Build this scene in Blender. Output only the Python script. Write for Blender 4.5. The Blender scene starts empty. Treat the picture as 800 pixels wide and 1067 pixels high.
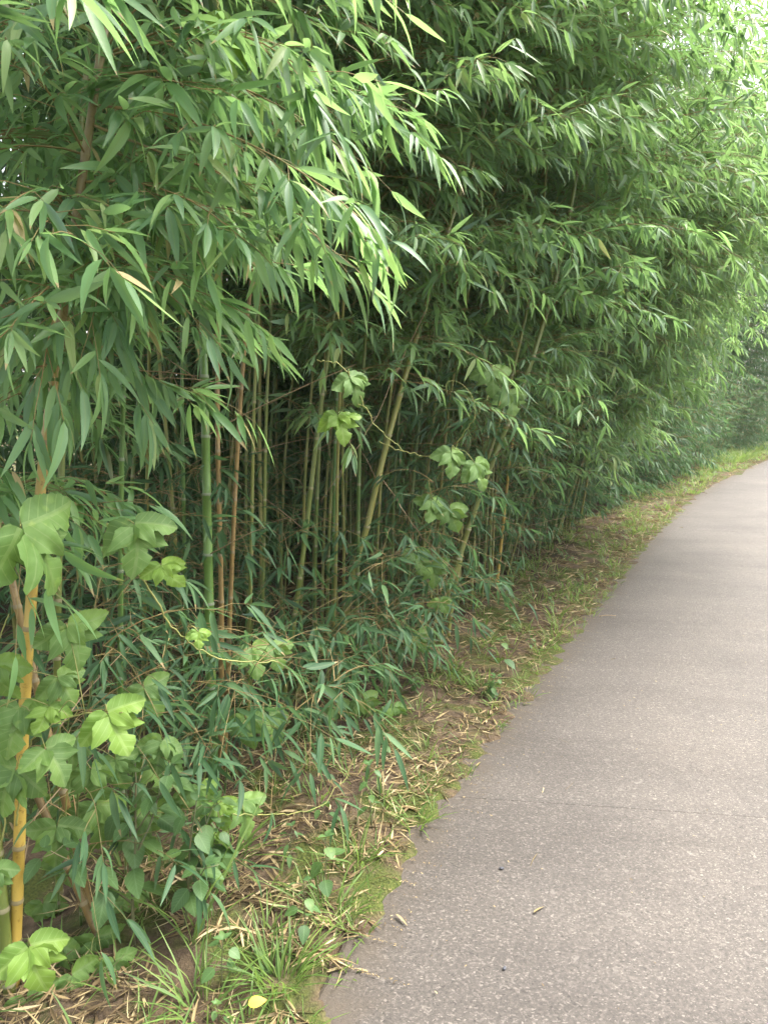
import bpy, math, random
import numpy as np
from math import radians as R, sin, cos, pi

SC = bpy.context.scene
COL = SC.collection
random.seed(7)

# ------------------------------------------------------------------ camera, sky, sun, exposure
PITCH = R(9.8)
cam_d = bpy.data.cameras.new("camera")
cam_d.sensor_fit = 'VERTICAL'; cam_d.sensor_height = 36.0; cam_d.lens = 26.0
cam_d.clip_start = 0.05; cam_d.clip_end = 2000.0
cam = bpy.data.objects.new("camera", cam_d); COL.objects.link(cam)
cam.location = (0, 0, 1.5); cam.rotation_euler = (pi / 2 - PITCH, 0, 0)
SC.camera = cam

SUN_EL, SUN_AZ = R(62), R(72)          # azimuth clockwise from +Y (towards +X)
world = bpy.data.worlds.new("World"); SC.world = world; world.use_nodes = True
wn, wl = world.node_tree.nodes, world.node_tree.links
for n in list(wn): wn.remove(n)
sky = wn.new('ShaderNodeTexSky'); sky.sky_type = 'NISHITA'; sky.sun_disc = False
sky.sun_elevation = SUN_EL; sky.sun_rotation = SUN_AZ
sky.air_density = 1.4; sky.dust_density = 5.0; sky.ozone_density = 0.6
hs = wn.new('ShaderNodeHueSaturation'); hs.inputs['Saturation'].default_value = 0.3   # thin white overcast
bg = wn.new('ShaderNodeBackground'); bg.inputs['Strength'].default_value = 0.15
wo = wn.new('ShaderNodeOutputWorld')
wl.new(sky.outputs[0], hs.inputs['Color']); wl.new(hs.outputs[0], bg.inputs[0]); wl.new(bg.outputs[0], wo.inputs[0])

sun_d = bpy.data.lights.new("sun", 'SUN'); sun_d.energy = 2.8; sun_d.angle = R(30); sun_d.color = (1.0, 0.955, 0.88)
sun = bpy.data.objects.new("sun", sun_d); COL.objects.link(sun)
sun.rotation_euler = (pi / 2 - SUN_EL, 0, pi - SUN_AZ)
sun.location = (6, 3, 12)

SC.view_settings.view_transform = 'Standard'; SC.view_settings.look = 'None'
SC.view_settings.exposure = 2.25; SC.view_settings.gamma = 1.0
SC.view_settings.use_curve_mapping = False
SC.render.engine = 'CYCLES'
SC.cycles.max_bounces = 8; SC.cycles.diffuse_bounces = 4; SC.cycles.glossy_bounces = 2
SC.cycles.transmission_bounces = 4; SC.cycles.use_denoising = True
SC.cycles.caustics_reflective = False; SC.cycles.caustics_refractive = False

CP, SP = cos(PITCH), sin(PITCH)
def at(px, py, Y):
    r, u = (px - 400) / 770.0, (533.5 - py) / 770.0
    d = np.array([r, CP + SP * u, -SP + CP * u])
    return np.array([0, 0, 1.5]) + d * (Y / d[1])
def gnd(px, py, z=0.0):
    r, u = (px - 400) / 770.0, (533.5 - py) / 770.0
    d = np.array([r, CP + SP * u, -SP + CP * u])
    return np.array([0, 0, 1.5]) + d * ((z - 1.5) / d[2])

# ------------------------------------------------------------------ materials
def new_mat(name):
    m = bpy.data.materials.new(name); m.use_nodes = True
    nt = m.node_tree
    for n in list(nt.nodes): nt.nodes.remove(n)
    return m, nt.nodes, nt.links
def ramp(nodes, stops, interp='LINEAR'):
    r = nodes.new('ShaderNodeValToRGB'); cr = r.color_ramp; cr.interpolation = interp
    while len(cr.elements) > 1: cr.elements.remove(cr.elements[-1])
    for i, (p, c) in enumerate(stops):
        e = cr.elements[0] if i == 0 else cr.elements.new(p)
        e.position = p; e.color = (*c, 1)
    return r
def mixc(nodes, links, a, b, fac, mode='MIX'):
    m = nodes.new('ShaderNodeMix'); m.data_type = 'RGBA'; m.blend_type = mode
    for s, v in ((m.inputs[6], a), (m.inputs[7], b), (m.inputs[0], fac)):
        if hasattr(v, 'is_linked'): links.new(v, s)
        elif isinstance(v, tuple): s.default_value = (*v, 1)
        else: s.default_value = v
    return m.outputs[2]
def math_n(nodes, links, op, a, b=None, clamp=False):
    m = nodes.new('ShaderNodeMath'); m.operation = op; m.use_clamp = clamp
    for s, v in ((m.inputs[0], a), (m.inputs[1], b)):
        if v is None: continue
        if hasattr(v, 'is_linked'): links.new(v, s)
        else: s.default_value = v
    return m.outputs[0]

def leaf_mat(name, stops, under, trans, rough=0.42, tfac=0.35, vein=None, vein_freq=0.0, blotch=0.0, spec=0.5, tip=False):
    m, N, L = new_mat(name)
    geo = N.new('ShaderNodeNewGeometry'); oi = N.new('ShaderNodeObjectInfo')
    rp = ramp(N, stops); 
    v = math_n(N, L, 'ADD', geo.outputs['Random Per Island'], math_n(N, L, 'MULTIPLY', math_n(N, L, 'SUBTRACT', oi.outputs['Random'], 0.5), 0.22), True)
    L.new(v, rp.inputs[0])
    c = rp.outputs[0]
    uv = N.new('ShaderNodeUVMap'); sep = N.new('ShaderNodeSeparateXYZ'); L.new(uv.outputs[0], sep.inputs[0])
    au = math_n(N, L, 'ABSOLUTE', sep.outputs[0])
    if vein:
        mid = math_n(N, L, 'LESS_THAN', au, 0.07)
        if vein_freq:
            q = math_n(N, L, 'FRACT', math_n(N, L, 'SUBTRACT', math_n(N, L, 'MULTIPLY', sep.outputs[1], vein_freq), math_n(N, L, 'MULTIPLY', au, vein_freq * 0.38)))
            sv = math_n(N, L, 'LESS_THAN', math_n(N, L, 'ABSOLUTE', math_n(N, L, 'SUBTRACT', q, 0.5)), 0.06)
            mid = math_n(N, L, 'MAXIMUM', mid, sv)
        c = mixc(N, L, c, vein, math_n(N, L, 'MULTIPLY', mid, 0.55))
    if blotch:
        tc = N.new('ShaderNodeTexCoord'); nz = N.new('ShaderNodeTexNoise'); nz.inputs['Scale'].default_value = 38
        nz.inputs['Detail'].default_value = 3
        L.new(tc.outputs['Object'], nz.inputs['Vector'])
        br = ramp(N, [(0.42, (1, 1, 1)), (0.62, (0.72, 0.78, 0.62)), (0.72, (1.25, 1.15, 0.85))]); L.new(nz.outputs[0], br.inputs[0])
        c = mixc(N, L, c, br.outputs[0], blotch, 'MULTIPLY')
    if tip:
        th_ = math_n(N, L, 'ADD', math_n(N, L, 'MULTIPLY', math_n(N, L, 'FRACT', math_n(N, L, 'MULTIPLY', geo.outputs['Random Per Island'], 37.7)), 0.55), 0.80)
        c = mixc(N, L, c, (0.26, 0.19, 0.09), math_n(N, L, 'GREATER_THAN', sep.outputs[1], th_))
    c = mixc(N, L, c, under, math_n(N, L, 'MULTIPLY', geo.outputs['Backfacing'], 0.6))
    p = N.new('ShaderNodeBsdfPrincipled'); L.new(c, p.inputs['Base Color'])
    p.inputs['Roughness'].default_value = rough; p.inputs['Specular IOR Level'].default_value = spec
    t = N.new('ShaderNodeBsdfTranslucent')
    tcol = mixc(N, L, c, trans, 0.7); L.new(tcol, t.inputs[0])
    mx = N.new('ShaderNodeMixShader'); mx.inputs[0].default_value = tfac
    L.new(p.outputs[0], mx.inputs[1]); L.new(t.outputs[0], mx.inputs[2])
    o = N.new('ShaderNodeOutputMaterial'); L.new(mx.outputs[0], o.inputs[0])
    return m

M = {}
M['leaf'] = leaf_mat('bamboo_leaf', [(0.0, (0.061, 0.133, 0.055)), (0.35, (0.097, 0.200, 0.081)), (0.7, (0.143, 0.267, 0.096)), (0.93, (0.204, 0.326, 0.105)), (0.985, (0.256, 0.342, 0.125)), (1.0, (0.450, 0.326, 0.176))],
                     (0.126, 0.201, 0.170), (0.288, 0.498, 0.120), 0.46, 0.48, vein=(0.14, 0.20, 0.07), spec=0.38, tip=True)
M['leaf_bright'] = leaf_mat('bright_bamboo_leaf', [(0.0, (0.075, 0.153, 0.083)), (0.5, (0.125, 0.229, 0.106)), (0.9, (0.188, 0.299, 0.118)), (1.0, (0.276, 0.331, 0.129))],
                     (0.135, 0.212, 0.196), (0.313, 0.509, 0.118), 0.46, 0.50, vein=(0.18, 0.25, 0.08), spec=0.38, tip=True)
M['leaf_dark'] = leaf_mat('shade_toned_bamboo_leaf', [(0.0, (0.027, 0.066, 0.031)), (0.5, (0.046, 0.106, 0.045)), (1.0, (0.080, 0.148, 0.061))],
                     (0.065, 0.113, 0.089), (0.131, 0.257, 0.066), 0.55, 0.38, vein=(0.12, 0.18, 0.07), spec=0.25, tip=True)  # darker, bluer leaf copy; the shade of the grove is put into its colour
M['vine_leaf'] = leaf_mat('vine_leaf', [(0.0, (0.084, 0.155, 0.044)), (0.5, (0.116, 0.205, 0.054)), (1.0, (0.162, 0.260, 0.058))],
                     (0.125, 0.180, 0.088), (0.230, 0.360, 0.049), 0.6, 0.35, vein=(0.19, 0.27, 0.10), vein_freq=6.0, blotch=0.8, spec=0.3)
M['vine_bright'] = leaf_mat('young_vine_leaf', [(0.0, (0.12, 0.22, 0.04)), (1.0, (0.20, 0.31, 0.05))],
                     (0.17, 0.25, 0.08), (0.32, 0.48, 0.06), 0.55, 0.4, vein=(0.26, 0.36, 0.11), vein_freq=6.0, blotch=0.3, spec=0.3)
M['weed_leaf'] = leaf_mat('weed_leaf', [(0.0, (0.040, 0.088, 0.028)), (0.5, (0.057, 0.117, 0.035)), (1.0, (0.084, 0.150, 0.038))],
                     (0.088, 0.134, 0.057), (0.150, 0.251, 0.038), 0.55, 0.3, vein=(0.12, 0.2, 0.08), vein_freq=7.0, blotch=0.6, spec=0.35)
M['grass'] = leaf_mat('grass_blade', [(0.0, (0.063, 0.119, 0.027)), (0.6, (0.108, 0.178, 0.041)), (0.93, (0.162, 0.221, 0.054)), (1.0, (0.342, 0.272, 0.144))],
                     (0.13, 0.2, 0.07), (0.26, 0.40, 0.06), 0.5, 0.4, spec=0.35)
M['litter'] = leaf_mat('dry_leaf', [(0.0, (0.050, 0.034, 0.018)), (0.3, (0.130, 0.092, 0.045)), (0.7, (0.265, 0.200, 0.098)), (1.0, (0.42, 0.345, 0.205))],
                     (0.26, 0.19, 0.11), (0.35, 0.24, 0.10), 0.7, 0.12, spec=0.2)
M['yellow_leaf'] = leaf_mat('yellow_leaf', [(0.0, (0.55, 0.38, 0.03)), (1.0, (0.62, 0.45, 0.04))], (0.6, 0.45, 0.08), (0.7, 0.5, 0.05), 0.6, 0.25, vein=(0.4, 0.25, 0.03))

def culm_mat(name, c0, c1, ring, speck=0.5, rough=0.38, top=None):
    m, N, L = new_mat(name)
    tc = N.new('ShaderNodeTexCoord'); mp = N.new('ShaderNodeMapping'); mp.inputs['Scale'].default_value = (30, 30, 3.5)
    L.new(tc.outputs['Object'], mp.inputs[0])
    nz = N.new('ShaderNodeTexNoise'); nz.inputs['Scale'].default_value = 1.6; nz.inputs['Detail'].default_value = 5
    L.new(mp.outputs[0], nz.inputs['Vector'])
    oi = N.new('ShaderNodeObjectInfo')
    f = math_n(N, L, 'ADD', math_n(N, L, 'MULTIPLY', math_n(N, L, 'SUBTRACT', nz.outputs[0], 0.5), 2.0), oi.outputs['Random'], True)
    rp = ramp(N, [(0.1, c0), (0.9, c1)]); L.new(f, rp.inputs[0])
    nz2 = N.new('ShaderNodeTexNoise'); nz2.inputs['Scale'].default_value = 45; nz2.inputs['Detail'].default_value = 6; nz2.inputs['Roughness'].default_value = 0.7; L.new(tc.outputs['Object'], nz2.inputs['Vector'])
    sp = ramp(N, [(0.56, (1, 1, 1)), (0.68, (0.45, 0.4, 0.33))]); L.new(nz2.outputs[0], sp.inputs[0])
    base_c = rp.outputs[0]
    if top:
        sz_ = N.new('ShaderNodeSeparateXYZ'); L.new(tc.outputs['Object'], sz_.inputs[0])
        hf = math_n(N, L, 'MULTIPLY', math_n(N, L, 'SUBTRACT', math_n(N, L, 'ADD', sz_.outputs[2], math_n(N, L, 'MULTIPLY', nz.outputs[0], 0.5)), 1.15), 1.1, True)
        base_c = mixc(N, L, base_c, top, math_n(N, L, 'MULTIPLY', hf, 0.9))
    c = mixc(N, L, base_c, sp.outputs[0], speck, 'MULTIPLY')
    p = N.new('ShaderNodeBsdfPrincipled'); L.new(c, p.inputs['Base Color']); p.inputs['Roughness'].default_value = rough
    o = N.new('ShaderNodeOutputMaterial'); L.new(p.outputs[0], o.inputs[0])
    m2, N, L = new_mat(name + '_node')
    p = N.new('ShaderNodeBsdfPrincipled'); p.inputs['Base Color'].default_value = (*ring, 1); p.inputs['Roughness'].default_value = 0.7
    o = N.new('ShaderNodeOutputMaterial'); L.new(p.outputs[0], o.inputs[0])
    return [m, m2]
CM = {
    'yellow': culm_mat('yellow_culm', (0.27, 0.175, 0.03), (0.40, 0.28, 0.06), (0.20, 0.16, 0.08), 0.9, top=(0.155, 0.120, 0.055)),
    'green': culm_mat('green_culm', (0.05, 0.115, 0.022), (0.085, 0.16, 0.03), (0.16, 0.19, 0.12), 0.35),
    'olive': culm_mat('olive_culm', (0.11, 0.14, 0.032), (0.22, 0.21, 0.055), (0.22, 0.20, 0.11), 0.5),
    'brown': culm_mat('brown_culm', (0.13, 0.085, 0.03), (0.25, 0.165, 0.06), (0.20, 0.16, 0.09), 0.8),
    'mixed': culm_mat('mixed_culm', (0.06, 0.11, 0.025), (0.19, 0.18, 0.05), (0.18, 0.17, 0.10), 0.5),
}
def simple_mat(name, c0, c1, scale=25, rough=0.7, bump=0.0):
    m, N, L = new_mat(name)
    tc = N.new('ShaderNodeTexCoord'); nz = N.new('ShaderNodeTexNoise'); nz.inputs['Scale'].default_value = scale; nz.inputs['Detail'].default_value = 4
    L.new(tc.outputs['Object'], nz.inputs['Vector'])
    rp = ramp(N, [(0.3, c0), (0.7, c1)]); L.new(nz.outputs[0], rp.inputs[0])
    p = N.new('ShaderNodeBsdfPrincipled'); L.new(rp.outputs[0], p.inputs['Base Color']); p.inputs['Roughness'].default_value = rough
    if bump:
        b = N.new('ShaderNodeBump'); b.inputs['Strength'].default_value = bump; b.inputs['Distance'].default_value = 0.01
        L.new(nz.outputs[0], b.inputs['Height']); L.new(b.outputs[0], p.inputs['Normal'])
    o = N.new('ShaderNodeOutputMaterial'); L.new(p.outputs[0], o.inputs[0])
    return m
M['twig'] = simple_mat('bamboo_twig', (0.12, 0.11, 0.035), (0.26, 0.17, 0.065), 9)
M['dry_twig'] = simple_mat('dry_twig', (0.16, 0.10, 0.05), (0.32, 0.23, 0.13), 14)
M['vine_stem'] = simple_mat('vine_stem', (0.13, 0.16, 0.04), (0.26, 0.24, 0.07), 12)
M['weed_stem'] = simple_mat('weed_stem', (0.07, 0.09, 0.035), (0.13, 0.11, 0.05), 20)
M['stone'] = simple_mat('pebble_stone', (0.12, 0.115, 0.11), (0.22, 0.21, 0.20), 60, 0.9)
M['dark_stone'] = simple_mat('dark_pebble_stone', (0.02, 0.022, 0.032), (0.045, 0.045, 0.055), 60, 0.7)

# ------------------------------------------------------------------ mesh helpers
def frames(D):
    D = D / np.linalg.norm(D, axis=1, keepdims=True)
    up = np.tile(np.array([0, 0, 1.0]), (len(D), 1))
    bad = np.abs(D[:, 2]) > 0.985
    up[bad] = (1, 0, 0)
    S = np.cross(D, up); S /= np.linalg.norm(S, axis=1, keepdims=True)
    return D, S, np.cross(S, D)

# a template: verts (u across -1..1, t along 0..1), faces, all faces wound to side x dir
def blade(ts, ws):
    V = [(0, ts[0])]; F = []; prev = [0]
    for t, w in zip(ts[1:-1], ws[1:-1]):
        i = len(V); V += [(-w, t), (0, t), (w, t)]; cur = [i, i + 1, i + 2]
        if len(prev) == 1: F += [(prev[0], cur[1], cur[0]), (prev[0], cur[2], cur[1])]
        else: F += [(prev[0], prev[1], cur[1], cur[0]), (prev[1], prev[2], cur[2], cur[1])]
        prev = cur
    V.append((0, ts[-1])); k = len(V) - 1
    F += [(prev[0], prev[1], k), (prev[1], prev[2], k)]
    return np.array(V, float), F
T_FINE = blade([0, 0.04, 0.14, 0.3, 0.5, 0.7, 0.87, 1.0], [0, 0.12, 0.72, 1.0, 0.95, 0.68, 0.33, 0])
T_MID = blade([0, 0.05, 0.22, 0.5, 0.78, 1.0], [0, 0.2, 0.92, 0.95, 0.5, 0])
T_LOW = blade([0, 0.3, 0.7, 1.0], [0, 1.0, 0.7, 0])
T_GRASS = blade([0, 0.05, 0.35, 0.65, 0.85, 1.0], [0, 0.7, 1.0, 0.85, 0.5, 0])
T_OVATE = blade([0, 0.03, 0.10, 0.16, 0.24, 0.31, 0.40, 0.47, 0.56, 0.63, 0.72, 0.79, 0.88, 1.0],
                [0, 0.25, 0.66, 0.74, 0.95, 0.94, 1.02, 0.93, 0.9, 0.78, 0.68, 0.52, 0.34, 0])
def outline(right, mid_t, left=None):
    """a lobed leaf: a triangle strip between the midrib and the outline, both halves"""
    n = len(right); left = left or [(-u, t) for u, t in right]; V = []; F = []
    cols = 4
    for q in (left, right):
        off = len(V)
        for (u, t), mt in zip(q, mid_t):
            for c in range(cols + 1): f = c / cols; V.append((u * f, mt + (t - mt) * f))
        for i in range(n - 1):
            for c in range(cols):
                a, b = off + i * (cols + 1) + c, off + (i + 1) * (cols + 1) + c
                F.append((a, b, b + 1, a + 1) if q is left else (a, a + 1, b + 1, b))
    return np.array(V, float), F
_lobe3 = [(0.0, 0.0), (0.55, -0.02), (0.84, 0.09), (0.95, 0.27), (1.16, 0.50), (0.84, 0.49), (0.46, 0.44), (0.40, 0.53), (0.62, 0.66), (0.44, 0.81), (0.20, 0.93), (0.0, 1.0)]
_mid3 = [0.0, 0.04, 0.10, 0.20, 0.32, 0.40, 0.46, 0.54, 0.66, 0.78, 0.90, 1.0]
_plain = [(0.0, 0.0), (0.30, 0.0), (0.46, 0.08), (0.56, 0.18), (0.62, 0.30), (0.62, 0.42), (0.60, 0.50), (0.56, 0.58), (0.48, 0.70), (0.36, 0.82), (0.18, 0.94), (0.0, 1.0)]
def fine_profile(q, k=3, jag=0.018):
    q = np.array(q, float); out = []
    for i in range(len(q) - 1):
        for c in range(k): out.append(q[i] + (q[i + 1] - q[i]) * c / k + (jag * np.array([1, 0.3]) * ((-1) ** c) if c else 0))
    out.append(q[-1]); return [tuple(w) for w in out]
_lobe3, _plain = fine_profile(_lobe3), fine_profile(_plain)
_mid3r = _mid3; _mid3 = list(np.interp(np.arange(len(_lobe3)) / 3.0, np.arange(len(_mid3)), _mid3))
T_LOBE3 = outline(_lobe3, _mid3)
T_MITTEN = outline(_lobe3, _mid3, [(-u, t) for u, t in _plain])
T_MITTENL = outline(_plain, _mid3, [(-u, t) for u, t in _lobe3])

class Mesh:
    """numpy mesh pool: blades and tubes gathered into one mesh with material slots"""
    def __init__(self): self.V = []; self.UV = []; self.loops = []; self.sizes = []; self.mi = []; self.n = 0; self.smooth = []
    def leaves(self, T, B, D, L, W, bend, roll=None, fold=0.25, mi=0, curl=None, pucker=0.0):
        B = np.asarray(B, float); n = len(B)
        if n == 0: return
        D, S, Nn = frames(np.asarray(D, float))
        if roll is not None:
            c, s = np.cos(roll)[:, None], np.sin(roll)[:, None]
            S, Nn = S * c + Nn * s, Nn * c - S * s
        TV, TF = T
        u, t = TV[:, 0], TV[:, 1]
        L = np.broadcast_to(L, n); W = np.broadcast_to(W, n); bend = np.broadcast_to(bend, n)
        P = (B[:, None, :] + (L[:, None] * t[None, :])[..., None] * D[:, None, :]
             + (W[:, None] * u[None, :])[..., None] * S[:, None, :]
             + (-(bend * L)[:, None] * (t ** 2)[None, :] + fold * W[:, None] * np.abs(u)[None, :])[..., None] * Nn[:, None, :])
        if pucker:
            ph = np.arange(n)[:, None] * 1.7
            pk = np.abs(np.sin(9.0 * t[None, :] - 3.4 * np.abs(u)[None, :] * 1.0 + ph)) * np.minimum(np.abs(u), 0.9)[None, :] + 0.9 * np.sin(4.1 * t[None, :] + ph * 2) * np.sin(3.0 * u[None, :] + ph)
            P += (pucker * W[:, None] * pk)[..., None] * Nn[:, None, :]
        if curl is not None:
            P += ((curl * L)[:, None] * (t ** 2)[None, :])[..., None] * S[:, None, :]
        k = len(TV)
        self.V.append(P.reshape(-1, 3)); self.UV.append(np.tile(TV, (n, 1)))
        offs = self.n + np.arange(n) * k
        fl = np.concatenate([np.array(f) for f in TF]); fs = np.array([len(f) for f in TF])
        self.loops.append((offs[:, None] + fl[None, :]).ravel())
        self.sizes.append(np.tile(fs, n)); self.mi.append(np.full(n * len(TF), mi)); self.n += n * k
    def raw(self, V, F, mi=0):
        V = np.asarray(V, float)
        self.V.append(V); self.UV.append(np.zeros((len(V), 2)))
        self.loops.append(np.concatenate([np.array(f) for f in F]) + self.n); self.sizes.append(np.array([len(f) for f in F]))
        self.mi.append(np.broadcast_to(mi, len(F)).copy()); self.n += len(V)
    def tube(self, P, r, sides=5, mi=0, cap=True):
        P = np.asarray(P, float); n = len(P)
        r = np.broadcast_to(r, n)
        T = np.gradient(P, axis=0); T /= np.linalg.norm(T, axis=1, keepdims=True) + 1e-12
        ref = np.array([1.0, 0, 0]) if abs(T[:, 0]).mean() < 0.8 else np.array([0, 1.0, 0])
        A = np.cross(T, ref); A /= np.linalg.norm(A, axis=1, keepdims=True); Bn = np.cross(T, A)
        a = np.arange(sides) * 2 * pi / sides
        ring = P[:, None, :] + r[:, None, None] * (np.cos(a)[None, :, None] * A[:, None, :] + np.sin(a)[None, :, None] * Bn[:, None, :])
        i = np.arange(n - 1)[:, None]; j = np.arange(sides)[None, :]; j2 = (j + 1) % sides
        F = np.stack(np.broadcast_arrays(i * sides + j, i * sides + j2, (i + 1) * sides + j2, (i + 1) * sides + j), -1).reshape(-1, 4)
        self.V.append(ring.reshape(-1, 3)); self.UV.append(np.zeros((n * sides, 2)))
        lo = [F.ravel()]; sz = [np.full(len(F), 4)]
        mm = np.repeat(np.broadcast_to(mi, n - 1) if np.ndim(mi) else np.full(n - 1, mi), sides)
        if cap:
            lo += [np.arange(sides)[::-1], (n - 1) * sides + np.arange(sides)]; sz.append(np.array([sides, sides])); mm = np.concatenate([mm, [mm[0], mm[-1]]])
        self.loops.append(np.concatenate(lo) + self.n); self.sizes.append(np.concatenate(sz)); self.mi.append(mm); self.n += n * sides
    def build(self, name, mats, parent=None, smooth=True):
        me = bpy.data.meshes.new(name)
        V = np.concatenate(self.V); lo = np.concatenate(self.loops).astype(np.int32); sz = np.concatenate(self.sizes).astype(np.int32)
        me.vertices.add(len(V)); me.vertices.foreach_set('co', V.ravel().astype(np.float32))
        me.loops.add(len(lo)); me.loops.foreach_set('vertex_index', lo)
        me.polygons.add(len(sz)); st = np.concatenate([[0], np.cumsum(sz)[:-1]]).astype(np.int32)
        me.polygons.foreach_set('loop_start', st)
        me.polygons.foreach_set('loop_total', sz)
        me.polygons.foreach_set('material_index', np.concatenate(self.mi).astype(np.int32))
        me.polygons.foreach_set('use_smooth', np.full(len(sz), smooth))
        uv = me.uv_layers.new(name='UVMap'); U = np.concatenate(self.UV)[lo]; uv.data.foreach_set('uv', U.ravel().astype(np.float32))
        for m in (mats if isinstance(mats, list) else [mats]): me.materials.append(m)
        me.update(calc_edges=True); me.validate()
        o = bpy.data.objects.new(name, me); COL.objects.link(o)
        if parent is not None: o.parent = parent
        return o

def tag(o, label, cat, group=None, kind=None):
    o['label'] = label; o['category'] = cat
    if group: o['group'] = group
    if kind: o['kind'] = kind
    return o
def thing(name, label, cat, loc=(0, 0, 0), rz=0.0, group=None):
    o = bpy.data.objects.new(name, None); COL.objects.link(o); o.empty_display_size = 0.1
    o.location = loc; o.rotation_euler = (0, 0, rz)
    return tag(o, label, cat, group)
def dup(root, loc, rz, scale=1.0, label=None, group=None):
    r = root.copy(); COL.objects.link(r); r.location = loc; r.rotation_euler = (0, 0, rz); r.scale = (scale,) * 3
    if label: r['label'] = label
    if group: r['group'] = group
    for ch in list(root.children):
        c = ch.copy(); COL.objects.link(c); c.parent = r
    return r
def spline(pts, n):
    pts = np.asarray(pts, float)
    d = np.concatenate([[0], np.cumsum(np.linalg.norm(np.diff(pts, axis=0), axis=1))])
    P = np.vstack([2 * pts[0] - pts[1], pts, 2 * pts[-1] - pts[-2]])
    out = []
    for s in np.linspace(0, d[-1], n):
        i = min(max(np.searchsorted(d, s, side='right') - 1, 0), len(pts) - 2)
        t = (s - d[i]) / max(d[i + 1] - d[i], 1e-9)
        a, b, c, e = P[i], P[i + 1], P[i + 2], P[i + 3]
        out.append(0.5 * ((2 * b) + (-a + c) * t + (2 * a - 5 * b + 4 * c - e) * t * t + (-a + 3 * b - 3 * c + e) * t ** 3))
    return np.array(out)

# ------------------------------------------------------------------ the lie of the land
EDGE_PX = [(310, 1067), (380, 935), (450, 830), (545, 715), (640, 600), (690, 545), (740, 507), (800, 479)]
edge = [gnd(x, y)[:2] for x, y in EDGE_PX]
d0 = edge[1] - edge[0]; d0 = d0 / np.linalg.norm(d0)
edge = [edge[0] - d0 * 9, edge[0] - d0 * 3] + edge
d1 = edge[-1] - edge[-2]; a1 = math.atan2(d1[1], d1[0])
p = edge[-1]
for k in range(8):
    a1 -= 0.07; p = p + 2.5 * np.array([cos(a1), sin(a1)]); edge.append(p)
EDGE = spline(np.array([[*e, 0] for e in edge]), 700)[:, :2]
tang = np.gradient(EDGE, axis=0)
ker = np.ones(41) / 41.0
tang = np.stack([np.convolve(np.pad(tang[:, i], 20, mode='edge'), ker, 'valid') for i in range(2)], 1)
tang /= np.linalg.norm(tang, axis=1, keepdims=True)
NRM = np.stack([tang[:, 1], -tang[:, 0]], 1)          # towards the path (right)
ARC = np.concatenate([[0], np.cumsum(np.linalg.norm(np.diff(EDGE, axis=0), axis=1))])
S0 = ARC[np.argmin(np.abs(EDGE[:, 1]) + 10 * (EDGE[:, 0] > 1))]       # arc length beside the camera
def edge_at(s):
    i = int(np.clip(np.searchsorted(ARC, s), 0, len(ARC) - 1)); return EDGE[i], NRM[i], tang[i]
def off_edge(X, Y):
    """distance left of the path's edge (positive in the grove)"""
    X = np.asarray(X, float).ravel(); Y = np.asarray(Y, float).ravel(); out = np.empty(len(X))
    E, Nn = EDGE[::3], NRM[::3]
    for i in range(0, len(X), 4000):
        dx = X[i:i + 4000, None] - E[None, :, 0]; dy = Y[i:i + 4000, None] - E[None, :, 1]
        q = dx * dx + dy * dy; k = q.argmin(1); r = np.arange(len(k))
        sg = -(dx[r, k] * Nn[k, 0] + dy[r, k] * Nn[k, 1])
        out[i:i + 4000] = np.sqrt(q[r, k]) * np.sign(sg)
    return out
VERGE = 0.62
def land_z(X, Y):
    X = np.asarray(X, float).ravel(); Y = np.asarray(Y, float).ravel()
    o = off_edge(X, Y)
    b = np.clip(o / 0.35, 0, 1)
    z = b * (0.035 * np.sin(X * 7.1 + Y * 3.3) * np.sin(Y * 5.7 - X * 2.1) * 0.6 + 0.012 * np.sin(X * 23 + 1) * np.sin(Y * 19 + X * 11) + 0.02)
    z = z - 0.13 * np.clip((o - VERGE) / 0.35, 0, 1) ** 1.5
    e_ = 0.012 * np.sin(X * 13 + Y * 7) + 0.009 * np.sin(X * 31 - Y * 27) + 0.006 * np.sin(Y * 71 + X * 50)
    k_ = np.clip((o + 0.13 + e_) / 0.06, 0, 1)
    z = np.where(o < 0.35, (z + 0.016 * np.clip(1 - o / 0.35, 0, 1)) * k_ - 0.03 * (1 - k_), z)
    return z

# ground: one sheet to the horizon, fine where the camera stands
def axis(lo, hi, fine_lo, fine_hi, step):
    a = list(np.arange(fine_lo, fine_hi, step)); s = step; x = fine_hi
    while x < hi: a.append(x); s *= 1.35; x += s
    a.append(hi); s = step; x = fine_lo - step; b = []
    while x > lo: b.append(x); s *= 1.35; x -= s
    b.append(lo)
    return np.array(sorted(b) + a)
gx = axis(-400, 400, -2.0, 4.2, 0.024); gy = axis(-400, 600, 1.0, 8.0, 0.024)
XX, YY = np.meshgrid(gx, gy); nx, ny = len(gx), len(gy)
ZZ = land_z(XX, YY)
far = np.hypot(XX.ravel(), YY.ravel()) > 60
ZZ[far] = -0.03
g = Mesh()
i, j = np.meshgrid(np.arange(nx - 1), np.arange(ny - 1)); a = (j * nx + i).ravel()
Fq = np.stack([a, a + 1, a + 1 + nx, a + nx], 1)
g.V.append(np.stack([XX.ravel(), YY.ravel(), ZZ], 1)); g.UV.append(np.zeros((nx * ny, 2)))
g.loops.append(Fq.ravel()); g.sizes.append(np.full(len(Fq), 4)); g.mi.append(np.zeros(len(Fq))); g.n = nx * ny

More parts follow.
